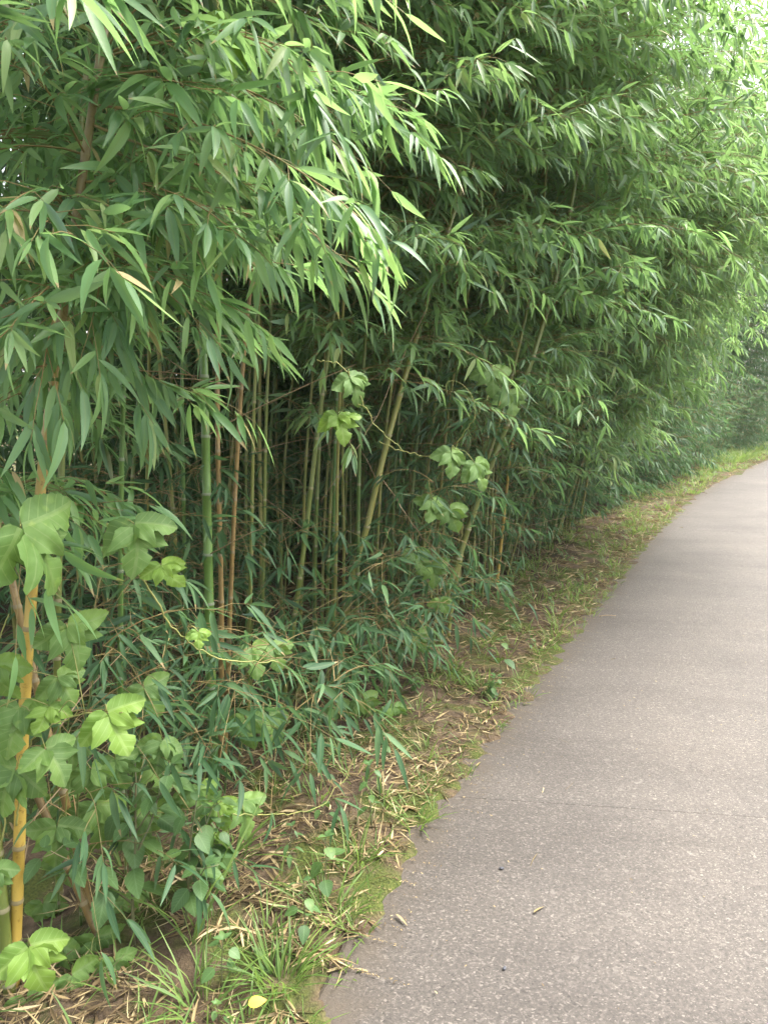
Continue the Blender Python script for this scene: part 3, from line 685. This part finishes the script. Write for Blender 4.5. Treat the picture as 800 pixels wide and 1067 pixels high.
K2 = dict(gap=0.18, blen=0.75, leafL=0.115, per=5.8, twig_gap=0.042)
hero('bamboo', 'grey green bamboo mostly hidden by leaves beyond the golden culm, tall at the left edge', [(62, 905), (60, 700), (66, 450), (80, 200)], [2.1, 2.1, 2.12, 2.15], 0.012, 'olive', seed=21, bole=1.35, **K2, az_dir=-0.6)
hero('bamboo', 'slim green bamboo whose leafy top hangs left of the dark opening', [(128, 860), (126, 700), (128, 450), (140, 200)], [2.3, 2.3, 2.3, 2.3], 0.010, 'green', seed=22, bole=2.0, **K2, az_dir=-0.6)
hero('bamboo', 'leafy bamboo rising past the left frame edge behind the olive stub', [(-60, 960), (-62, 700), (-50, 400), (-30, 100)], [1.95, 1.95, 1.95, 1.95], 0.012, 'olive', seed=23, bole=1.25, **K2, az_dir=-0.4)
for k, (lb, x, y, Y, H_, ln) in enumerate([
        ('low bamboo shoot with broad dark leaves fanned out below the big lobed vine leaf', 80, 900, 1.85, 1.0, .15),         ('dark leaved young bamboo between the golden culm and the weed', 60, 930, 2.0, 1.25, .1),
        ('low leafy bamboo shoot at the lip of the dark hollow, left of the straw', 232, 840, 2.45, 0.8, .35),         ('small dark young bamboo behind the orange and brown culm pair', 250, 770, 3.1, 1.3, .2), ('leafy dark shoot behind the stout green culm', 205, 790, 3.0, 1.25, .1),
        ('low shoot with narrow leaves at the foot of the stout green culm', 205, 850, 2.45, 0.75, .4), ('low shoot with narrow leaves before the tan leaning culm', 290, 770, 2.9, 0.75, .5),
        ('airy young bamboo crossing before the upright deep green culm', 362, 735, 3.4, 1.35, .3), ('airy young bamboo with horizontal sprays at mid grove', 412, 690, 3.8, 1.7, .2),
        ('airy tall young bamboo beside the curling vine tip', 440, 685, 3.9, 2.1, .2), ('dark young bamboo under the lobed vine pair left of the opening', 130, 900, 2.05, 0.95, .2),
        ('low dark bamboo shoot leaning over the brown lip of the hollow', 258, 822, 2.45, 0.7, .6), ('low dark bamboo shoot leaning out past the tan culm onto the straw', 305, 778, 2.8, 0.75, .6),
        ('low bamboo shoot hanging over the bank before the deep green culm', 350, 742, 3.2, 0.75, .6), ('low bamboo shoot at the edge of the mossy verge, left of the grey green weed', 402, 712, 3.5, 0.7, .6),
        ('young bamboo deep behind the bushy weed', 120, 850, 2.5, 1.35, .0), ('small leaved young bamboo right of the tan leaning culm', 325, 750, 3.2, 0.95, .4),
        ('dense young bamboo at the foot of the long leaning culm', 390, 700, 3.6, 0.85, .35), ('short bushy bamboo shoot beside the mossy verge', 408, 690, 3.7, 0.7, .5),
        ('young bamboo high as the vine, behind the thin dark culm', 150, 800, 2.9, 1.5, .1), ('leafy young bamboo filling the gap left of the thin dark culm', 95, 830, 2.8, 1.6, .1)]):
    r_ = np.random.default_rng(900 + k); q = at(x, y, Y); q[2] = float(land_z([q[0]], [q[1]])[0]) - 0.02
    t = thing('young_bamboo', lb, 'bamboo', q, r_.uniform(-0.8, 0.3))
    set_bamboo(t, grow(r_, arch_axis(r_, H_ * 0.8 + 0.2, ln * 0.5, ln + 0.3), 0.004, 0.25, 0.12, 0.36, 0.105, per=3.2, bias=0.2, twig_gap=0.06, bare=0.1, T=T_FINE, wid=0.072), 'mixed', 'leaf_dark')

# ------------------------------------------------------------------ climbing vines (three leaflets to a leaf)
def vine(label, stem_px, leaves, bright=False, r=0.0022, tendrils=(), seed=0, name='climbing_vine'):
    """stem_px: [(x, y, Y)]; leaves: [(x, y, Y, size, facing turn, kind)]"""
    rg_ = np.random.default_rng(300 + seed)
    base = at(*stem_px[0]); t = thing(name, label, 'vine', base)
    st = Mesh(); P = spline(np.array([at(*q) for q in stem_px]) - base, 40); P[1:-1] += rg_.normal(0, 0.0025, (38, 3))
    st.tube(P, np.linspace(r, r * 0.6, 40), 6)
    lf = Mesh(); lb = Mesh()
    for (x, y, Y, size, turn, br_) in leaves:
        c_ = at(x, y, Y) - base
        k = np.argmin(np.linalg.norm(P - c_, axis=1)); pl = P[k]
        mid = (pl + c_) / 2 + np.array([0, 0, 0.02]); st.tube(spline([pl, mid, c_], 6), 0.0011, 4)
        # the leaf hangs: main axis down in the picture, blade facing the open side
        face = np.array([0.45, -1.0, 0.55]) + rg_.normal(0, 0.22, 3); face /= np.linalg.norm(face)
        dn = np.array([0, 0, -1.0]); dn = dn - face * dn.dot(face); dn /= np.linalg.norm(dn); sd = np.cross(face, dn)
        ax_ = lambda a: dn * cos(a) + sd * sin(a)
        pool = lb if br_ else lf
        for T, a, sz in ((T_LOBE3, turn, 1.0), (T_MITTEN, turn + 1.25, 0.85), (T_MITTENL, turn - 1.25, 0.85)):
            d_ = ax_(a + rg_.normal(0, 0.1)); L_ = size * sz * 1.15
            D, S, Nn = frames(d_[None]); want = face + rg_.normal(0, 0.18, 3)
            roll = math.atan2(-S[0].dot(want), Nn[0].dot(want))
            b0 = c_ + (d_ * 0.12 * size if T is T_LOBE3 else d_ * 0.03 * size)
            pool.leaves(T, b0[None], d_[None], np.array([L_]), np.array([L_ * 0.56]), np.array([rg_.uniform(0.05, 0.55)]), np.array([roll]), rg_.uniform(-0.12, 0.15), 0, np.array([rg_.normal(0, 0.12)]), 0.17)
    for q in tendrils:
        st.tube(spline(np.array([at(*w) for w in q]) - base, 30), 0.001, 4)
    st.build('stem', M['vine_stem'], t)
    if lf.n: lf.build('foliage', M['vine_leaf'], t)
    if lb.n: lb.build('young_foliage', M['vine_bright'], t)
    return t
vine('large dull green lobed vine leaves at the left edge above the golden culm base', [(-20, 600, 1.35), (10, 560, 1.35), (30, 545, 1.36)], [(22, 548, 1.27, 0.125, 0.5, 0)], seed=1)
vine('vine with pale lobed leaves and a long bare runner hanging before the shaded opening', [(112, 545, 1.5), (128, 572, 1.5), (160, 620, 1.52), (188, 660, 1.55), (232, 687, 1.6), (290, 690, 1.65)],
     [(140, 545, 1.5, 0.085, 0.25, 0), (168, 588, 1.5, 0.05, 0.4, 1), (207, 658, 1.55, 0.03, 0, 1)], seed=2)
vine('vine climbing the golden yellow culm, its fresh leaves reaching right', [(18, 860, 1.5), (30, 780, 1.5), (48, 760, 1.48), (85, 745, 1.46), (128, 742, 1.45)],
     [(70, 650, 1.5, 0.08, 0.3, 0), (22, 735, 1.5, 0.085, -0.2, 0), (18, 800, 1.46, 0.085, -0.4, 0), (48, 780, 1.48, 0.07, 0.3, 0), (112, 742, 1.45, 0.08, 0.5, 1)], seed=3,
     tendrils=[[(62, 742, 1.47), (72, 730, 1.46), (82, 738, 1.46), (74, 748, 1.46), (66, 740, 1.46)]])
vine('pale vine leaves scrambling up the left edge between golden culm and olive stub', [(-10, 930, 1.5), (5, 850, 1.48), (-5, 700, 1.46), (10, 640, 1.45)],
     [(-4, 690, 1.45, 0.075, 0.3, 0), (60, 705, 1.52, 0.06, 0.5, 0), (52, 735, 1.5, 0.05, -0.3, 1), (-8, 905, 1.5, 0.06, 0, 0)], seed=14)
vine('vine leaves half in shade right of the golden culm, over the leaning brown culms', [(60, 900, 1.75), (80, 800, 1.75), (110, 740, 1.75), (150, 720, 1.8)],
     [(95, 800, 1.75, 0.085, 0.1, 0), (150, 715, 1.8, 0.075, 0.3, 0), (75, 770, 1.75, 0.075, 0, 0), (120, 790, 1.78, 0.07, 0.2, 0), (170, 770, 1.85, 0.07, -0.2, 0), (60, 860, 1.72, 0.08, 0.1, 0)], seed=15)
vine('old dark vine leaves lying low on the soil under the bushy weed', [(10, 1060, 1.6), (50, 1030, 1.65), (90, 1000, 1.7), (130, 1010, 1.68)],
     [(75, 1015, 1.62, 0.08, 0.2, 0), (55, 985, 1.7, 0.08, -0.2, 0), (100, 975, 1.75, 0.075, 0.1, 0), (28, 1040, 1.55, 0.075, 0.3, 0), (120, 1000, 1.68, 0.06, 0.1, 0)], seed=16)
vine('fresh light green vine leaves low in the near left corner', [(0, 1030, 1.45), (20, 1000, 1.45), (32, 985, 1.45)], [(30, 985, 1.45, 0.085, 0.1, 1)], seed=4)
vine('dark green vine leaves massed behind the broadleaf weed', [(60, 930, 2.0), (95, 880, 1.95), (130, 850, 1.95), (165, 800, 2.0)],
     [(100, 838, 1.9, 0.095, 0.1, 0), (140, 850, 1.92, 0.1, 0.2, 0), (70, 890, 2.0, 0.08, 0, 0), (45, 940, 2.0, 0.075, 0.4, 0), (60, 830, 2.1, 0.08, 0.2, 0), (165, 790, 2.1, 0.09, 0, 0), (130, 935, 1.9, 0.07, 0.1, 0)], seed=5)
vine('vine leaves hung on the lower half of the stout green culm row', [(250, 790, 2.4), (258, 740, 2.4), (268, 690, 2.4), (276, 660, 2.42)],
     [(262, 675, 2.38, 0.085, 0.1, 0), (284, 672, 2.42, 0.075, 0.3, 0), (256, 748, 2.36, 0.08, 0, 0), (280, 745, 2.42, 0.085, 0.2, 0)], seed=6)
vine('trailing vine creeping from the grove onto the straw verge, yellowish runner', [(150, 845, 1.9), (200, 845, 1.95), (250, 848, 2.0), (320, 845, 2.2), (356, 815, 2.35), (368, 790, 2.4)],
     [(208, 820, 1.95, 0.07, 0.1, 0), (226, 838, 1.95, 0.06, 0.3, 1), (216, 868, 1.9, 0.05, 0, 1), (250, 835, 2.05, 0.085, 0.3, 0), (180, 830, 1.95, 0.06, 0.2, 0)], seed=7)
vine('vine with drooping leaves dangling before the middle of the grove', [(330, 375, 2.3), (360, 385, 2.3), (390, 440, 2.3), (420, 470, 2.35)],
     [(364, 392, 2.28, 0.075, 0.3, 0), (352, 432, 2.3, 0.075, 0.2, 1)], seed=8)
vine('yellow green curling vine tip with leaves below, in mid grove', [(395, 460, 2.9), (425, 472, 2.9), (465, 476, 2.9), (480, 455, 2.9), (494, 437, 2.9), (508, 412, 2.9)],
     [(470, 470, 2.88, 0.085, 0.0, 0), (494, 482, 2.9, 0.095, 0.3, 0)], seed=9, tendrils=[[(494, 437, 2.9), (494, 420, 2.9), (486, 405, 2.9), (474, 397, 2.88), (465, 400, 2.87), (466, 412, 2.87)]])
vine('vine leaves strung down the thin culms above the mossy verge', [(446, 500, 3.3), (452, 540, 3.3), (440, 580, 3.3), (450, 620, 3.3), (460, 640, 3.35)],
     [(450, 520, 3.3, 0.09, -0.2, 0), (468, 530, 3.3, 0.09, 0.2, 0), (432, 575, 3.3, 0.085, 0, 0), (450, 588, 3.3, 0.085, 0.2, 0), (458, 625, 3.3, 0.06, 0.1, 0)], seed=10)
vine('broad hazy vine leaf among the upper bamboo leaves, top left', [(225, 0, 1.75), (240, 40, 1.75), (244, 52, 1.75)], [(244, 30, 1.75, 0.085, 0.0, 1)], seed=11)
vine('shaded vine leaves on the slanting culms at the grove centre', [(500, 360, 3.6), (520, 400, 3.6), (530, 420, 3.6)], [(512, 385, 3.6, 0.11, 0, 0), (530, 410, 3.6, 0.10, 0.2, 0)], seed=12)
vine('low vine leaves creeping at the foot of the shaded culms', [(340, 745, 3.2), (370, 735, 3.15), (400, 725, 3.15)], [(350, 735, 3.15, 0.1, 0.1, 0), (378, 728, 3.15, 0.09, 0.3, 0), (436, 660, 3.5, 0.09, 0.2, 0), (410, 735, 3.1, 0.075, 0, 0)], seed=13)

# ------------------------------------------------------------------ weeds with opposite leaves
def weed(label, x, y, h, leafL, pairs, seed, lean=(0, 0), branches=0, width=0.34, name='broadleaf_weed', group=None):
    rg_ = np.random.default_rng(500 + seed)
    b_ = np.array([*gnd(x, y)[:2], 0.0]); b_[2] = float(land_z([b_[0]], [b_[1]])[0]) - 0.005
    t = thing(name, label, 'weed', b_, 0, group); st, lf = Mesh(), Mesh()
    def shoot(p0, d, hh, np_):
        P = [np.array(p0, float)]; d = np.array(d, float)
        for _ in range(8): d = d / np.linalg.norm(d) + rg_.normal(0, 0.05, 3) + np.array([0, 0, 0.04]); P.append(P[-1] + d / np.linalg.norm(d) * hh / 8)
        P = np.array(P); st.tube(P, np.linspace(0.0028, 0.0012, 9) * (hh / 0.4 + 0.4), 6)
        az = rg_.uniform(0, pi)
        for k in range(np_):
            f = 0.25 + 0.75 * (k + 0.5) / np_; c_ = np.array([np.interp(f * 8, np.arange(9), P[:, q]) for q in range(3)]); az += pi / 2 + rg_.normal(0, 0.3)
            for s_ in (0, pi):
                a = az + s_ + rg_.normal(0, 0.2); el = R(rg_.uniform(-5, 35)); pl = leafL * rg_.uniform(0.25, 0.5)
                d_ = np.array([cos(a) * cos(el), sin(a) * cos(el), sin(el)]); e = c_ + d_ * pl; st.tube([c_, (c_ + e) / 2, e], 0.0011, 4)
                L_ = leafL * (1.1 - 0.55 * f) * rg_.uniform(0.85, 1.15)
                d2 = d_ + np.array([0, 0, -rg_.uniform(0.3, 0.9)])
                lf.leaves(T_OVATE, e[None], d2[None], np.array([L_]), np.array([L_ * width]), np.array([rg_.uniform(0.1, 0.4)]), np.array([rg_.normal(0, 0.25)]), 0.18)
        tip = P[-1]
        for a in rg_.uniform(0, 2 * pi, 3):
            lf.leaves(T_OVATE, tip[None], np.array([[cos(a), sin(a), 0.6]]), np.array([leafL * 0.45]), np.array([leafL * 0.14]), np.array([0.3]), None, 0.2)
        return P
    P = shoot((0, 0, 0), (lean[0], lean[1], 1), h, pairs)
    for k in range(branches):
        a = rg_.uniform(0, 2 * pi); shoot(P[2 + k % 4], (cos(a) * 0.8, sin(a) * 0.8 , 1), h * rg_.uniform(0.4, 0.65), max(2, pairs - 2))
    st.build('stem', M['weed_stem'], t); lf.build('foliage', M['weed_leaf'], t)
    return t
weed('bushy dark green broadleaf weed standing at the near left soil bank', 140, 985, 0.54, 0.088, 6, 1, (0.08, 0), 4)
weed('lower dark broadleaf weed just right of the bushy one, leaning to the verge', 192, 968, 0.42, 0.078, 5, 2, (0.18, 0), 3)
weed('leafy weed at the right foot of the bushy weeds, over the dark hollow', 222, 935, 0.30, 0.065, 5, 12, (0.1, 0), 3)
weed('small weed with round blue green leaves standing in tall grass at the path edge', 338, 945, 0.22, 0.06, 3, 3, (0, 0), 0, 0.44)
weed('lone upright seedling with dark stem on the straw verge', 387, 868, 0.24, 0.05, 4, 4, (0.02, 0), 0, 0.3)
weed('low rosette seedling on the straw in front of the grove', 336, 860, 0.08, 0.06, 2, 5, (0, 0), 0, 0.3)
weed('bluish seedling beside the path edge beyond the mossy patch', 521, 705, 0.20, 0.075, 3, 6, (0, 0), 0, 0.4)
weed('small lush weed at the path edge below the bluish seedling', 512, 728, 0.10, 0.05, 3, 7, (0, 0), 3, 0.3)
weed('tiny feathery weed on the brown bank near the dark hollow', 302, 905, 0.13, 0.045, 5, 8, (0, 0), 0, 0.2)
weed('small weed with one eaten leaf low between the grass blades', 232, 1035, 0.15, 0.055, 2, 9, (0, 0), 0, 0.42)
weed('pale seedling leaning over the tall grass tuft', 318, 990, 0.20, 0.05, 4, 10, (0, 0), 0, 0.36)
weed('small bushy grey green weed at the foot of the swollen based bamboo', 432, 728, 0.11, 0.03, 5, 11, (0, 0), 6, 0.28)

r_ = np.random.default_rng(61)
for k in range(16):
    s_ = r_.uniform(1.3, 7.5); E, nn, tt = edge_at(S0 + s_); q_ = E - nn * r_.uniform(0.06, 0.5)
    # picture position of the spot, so that weed() can stand it there
    d_ = np.array([q_[0], q_[1], -1.5]); f_ = d_[1] * CP - d_[2] * SP; u_ = d_[1] * SP + d_[2] * CP
    weed('tiny green seedling sprouting through the straw on the path verge', 400 + 770 * d_[0] / f_, 533.5 - 770 * u_ / f_, r_.uniform(0.05, 0.13), r_.uniform(0.03, 0.045), int(r_.integers(2, 4)), 40 + k, (r_.normal(0, .1), r_.normal(0, .1)), 0, r_.uniform(0.22, 0.38), 'seedling', 'tiny seedlings in the straw')

# ------------------------------------------------------------------ grass
def blades(pool, rg_, x, y, z, n, Lm, spread, W=0.0028, out=0.7):
    a = rg_.uniform(0, 2 * pi, n); rr_ = spread * np.sqrt(rg_.uniform(0, 1, n))
    B = np.stack([x + rr_ * np.cos(a), y + rr_ * np.sin(a), np.full(n, z)], 1)
    D = np.stack([np.cos(a) * out * rg_.uniform(0.2, 1, n), np.sin(a) * out * rg_.uniform(0.2, 1, n), np.ones(n)], 1)
    Ln = Lm * rg_.uniform(0.5, 1.2, n)
    pool.leaves(T_GRASS, B, D, Ln, W * rg_.uniform(0.7, 1.3, n), rg_.uniform(0.1, 1.1, n), rg_.normal(0, 0.5, n), 0.35, 0, rg_.normal(0, 0.15, n))
TUFTS = [('lush bright green grass tuft arching over the near path edge', 292, 1030, 90, 0.13, 0.055), ('long grass tuft at the path edge around the round leaved weed', 345, 960, 50, 0.13, 0.06),
         ('tall single grass spike rising from the bare soil bank', 200, 985, 8, 0.36, 0.012), ('dark grass tuft at the lip of the shaded hollow', 238, 900, 40, 0.16, 0.05),
         ('grass tuft at the bottom edge of the verge near the bank', 215, 1058, 50, 0.14, 0.07), ('small grass tuft at the path edge on the straw', 432, 862, 26, 0.10, 0.035),
         ('short grass tuft mixed with weeds above the saw cut joint', 372, 905, 24, 0.14, 0.04), ('grass tuft on the moss by the path, mid verge', 500, 722, 30, 0.11, 0.06),
         ('light grass tuft where the verge narrows beyond the seedlings', 560, 628, 34, 0.13, 0.09), ('thin grass tuft on the mossy strip below the culms', 470, 712, 20, 0.12, 0.05)]
for k, (lb, x, y, n, Lm, sp) in enumerate(TUFTS):
    rg_ = np.random.default_rng(700 + k); q = gnd(x, y); z = float(land_z([q[0]], [q[1]])[0])
    gm = Mesh(); blades(gm, rg_, 0, 0, -0.005, n, Lm, sp, 0.0032 if Lm > 0.15 else 0.0025)
    t = gm.build('grass_tuft', M['grass']); t.location = (q[0], q[1], z); tag(t, lb, 'grass tuft')
gs = Mesh(); rg_ = np.random.default_rng(77)
for _ in range(760):
    s = 1.2 + 17 * rg_.uniform() ** 1.0; E, nn, tt = edge_at(S0 + s)
    far_ = np.clip((s - 5) / 6, 0, 1); o_ = rg_.uniform(0.03, 0.75)
    if rg_.random() > 0.50 - 0.1 * far_: continue
    q = E - nn * o_
    blades(gs, rg_, q[0], q[1], float(land_z([q[0]], [q[1]])[0]) - 0.004, int(rg_.integers(6, 22)), rg_.uniform(0.05, 0.13) * (1 + 0.2 * far_), 0.05 + 0.04 * far_, 0.0024 + 0.0015 * far_)
for _ in range(300):     # ragged fringe lapping the slab
    s = 0.9 + 9 * rg_.uniform() ** 1.3; E, nn, tt = edge_at(S0 + s); q = E - nn * rg_.uniform(-0.07, 0.10)
    blades(gs, rg_, q[0], q[1], 0.004, int(rg_.integers(3, 9)), rg_.uniform(0.03, 0.09), 0.03, 0.002)
for _ in range(160):     # brighter sward at the bend
    s = rg_.uniform(15.5, 23); E, nn, tt = edge_at(S0 + s); q = E - nn * rg_.uniform(0.4, 1.0)
    blades(gs, rg_, q[0], q[1], -0.03, 16, 0.25, 0.14, 0.004)
tag(gs.build('grass', M['grass']), 'thin short grass growing through the straw along the path verge', 'grass', kind='stuff')

# ------------------------------------------------------------------ leaf litter
lt = Mesh(); rg_ = np.random.default_rng(88)
def litter(n, s0, s1, o0, o1, Lr, pw=1.0, wmax=0.0042):
    s = s0 + (s1 - s0) * rg_.uniform(0, 1, n) ** pw; o_ = rg_.uniform(o0, o1, n)
    keep = np.sin(s * 5.1 + o_ * 9) * np.sin(o_ * 17 - s * 2.3) + 0.6 * np.sin(s * 13.7 + 2) > rg_.uniform(-1.5, 0.55, n); s, o_ = s[keep], o_[keep]; n = len(s)
    ix = np.clip(np.searchsorted(ARC, S0 + s), 0, len(ARC) - 1); q = EDGE[ix] - NRM[ix] * o_[:, None]
    z = land_z(q[:, 0], q[:, 1]); z = np.where(off_edge(q[:, 0], q[:, 1]) < 0.0, 0.012, z)
    a = rg_.uniform(0, 2 * pi, n)
    D = np.stack([np.cos(a), np.sin(a), rg_.normal(0.02, 0.10, n)], 1)
    Ln = rg_.uniform(*Lr, n)
    lt.leaves(T_MID, np.stack([q[:, 0], q[:, 1], z + rg_.uniform(0.002, 0.016, n)], 1), D, Ln, np.minimum(Ln * rg_.uniform(0.010, 0.06, n) , wmax), rg_.normal(0.03, 0.22, n), rg_.normal(0, 0.7, n), rg_.uniform(0.2, 0.9), 0, rg_.normal(0, 0.08, n))
for _ in range(8):
    litter(1900, 1.0, 9.0, 0.0, 0.85, (0.02, 0.10), 1.3)
litter(4500, 8.0, 19, -0.02, 0.9, (0.05, 0.14))
litter(420, 1.0, 9, 0.03, 0.9, (0.05, 0.10), 1.2, 0.008)
litter(2600, 1.0, 9, 0.7, 2.4, (0.06, 0.14))
litter(2600, 1.0, 10, -0.05, 0.12, (0.02, 0.08), 1.2)
litter(1900, 0.9, 3.0, -0.03, 0.7, (0.02, 0.08))
litter(26, 1.2, 9, -0.5, 0.0, (0.02, 0.07))
tag(lt.build('leaf_litter', M['litter']), 'dry straw coloured bamboo leaves strewn over the verge and grove floor', 'leaf litter', kind='stuff')

# crumbs of dead leaf lying on the concrete
fl = Mesh(); n = 420 + 2600
s = rg_.uniform(0.9, 8, n); o_ = -rg_.uniform(0.03, 2.4, n); o_[420:] = -0.02 - np.abs(rg_.normal(0, 0.09, 2600)); ix = np.searchsorted(ARC, S0 + s); q = EDGE[ix] - NRM[ix] * o_[:, None]; a = rg_.uniform(0, 2 * pi, n); Ln = rg_.uniform(0.004, 0.014, n); Ln[420:] *= 0.8
fl.leaves(T_LOW, np.stack([q[:, 0], q[:, 1], np.full(n, 0.0175)], 1), np.stack([np.cos(a), np.sin(a), np.zeros(n)], 1), Ln, Ln * 0.14, rg_.uniform(-0.1, 0.0, n), None, 0.3)
tag(fl.build('path_debris', M['litter']), 'tiny pale leaf crumbs scattered over the concrete path', 'debris', kind='stuff')

# single small things on the ground
q = gnd(268, 1046, 0.11); fm = Mesh(); fm.leaves(T_OVATE, np.array([[-0.02, 0, 0]]), np.array([[0.9, 0.25, 0.12]]), np.array([0.042]), np.array([0.014]), np.array([0.15]), np.array([-0.25]), 0.12)
t = fm.build('fallen_leaf', M['yellow_leaf']); t.location = tuple(q); tag(t, 'fallen bright yellow leaf lying in the near grass tuft', 'leaf')
q = at(282, 418, 2.2); fm = Mesh(); fm.leaves(T_FINE, np.array([[0, 0, 0]]), np.array([[0.5, 0.1, -0.7]]), np.array([0.055]), np.array([0.006]), np.array([0.25]), np.array([0.5]), 0.5)
for k, (lb, x, y, L_, a) in enumerate([('thin pale dry leaf lying alone on the concrete', 496, 803, 0.05, 1.1), ('tan dry sliver of leaf on the concrete nearest the camera', 555, 957, 0.05, 0.7),
                                       ('dry leaf sliver on the concrete beside the near grass tuft', 412, 958, 0.055, -0.9), ('dark stray twig far along the concrete', 624, 645, 0.11, 0.15)]):
    q = gnd(x, y); fm = Mesh()
    if 'twig' in lb:
        fm.tube(spline([(0, 0, 0), (0.05, 0.004, 0.004), (L_, -0.006, 0)], 8), np.linspace(0.0028, 0.0014, 8), 6); t = fm.build('stray_twig', M['dry_twig']); c_ = 'twig'
    else:
        fm.leaves(T_FINE, np.array([[0, 0, 0]]), np.array([[1, 0, 0.02]]), np.array([L_]), np.array([L_ * 0.08]), np.array([0.1]), np.array([0.3]), 0.5); t = fm.build('dry_leaf', M['litter']); c_ = 'leaf'
    t.location = (q[0], q[1], 0.019); t.rotation_euler = (0, 0, a); tag(t, lb, c_)
import bmesh
for k, (lb, x, y, r_, mt) in enumerate([('dark bluish pebble on the concrete just below the saw cut joint', 522, 909, 0.0055, 'dark_stone'), ('small dark pebble on the concrete nearest the camera', 525, 1014, 0.005, 'dark_stone')]):
    q = gnd(x, y); bm = bmesh.new(); bmesh.ops.create_icosphere(bm, subdivisions=2, radius=r_); rr_ = random.Random(k)
    for v in bm.verts: v.co *= rr_.uniform(0.8, 1.15); v.co.z *= 0.5; v.co.x *= 1.35
    me = bpy.data.meshes.new('pebble'); bm.to_mesh(me); bm.free(); me.materials.append(M[mt]); t = bpy.data.objects.new('pebble', me); COL.objects.link(t)
    t.location = (q[0], q[1], 0.014 + r_ * 0.4); t.rotation_euler = (0, 0, k); tag(t, lb, 'pebble')
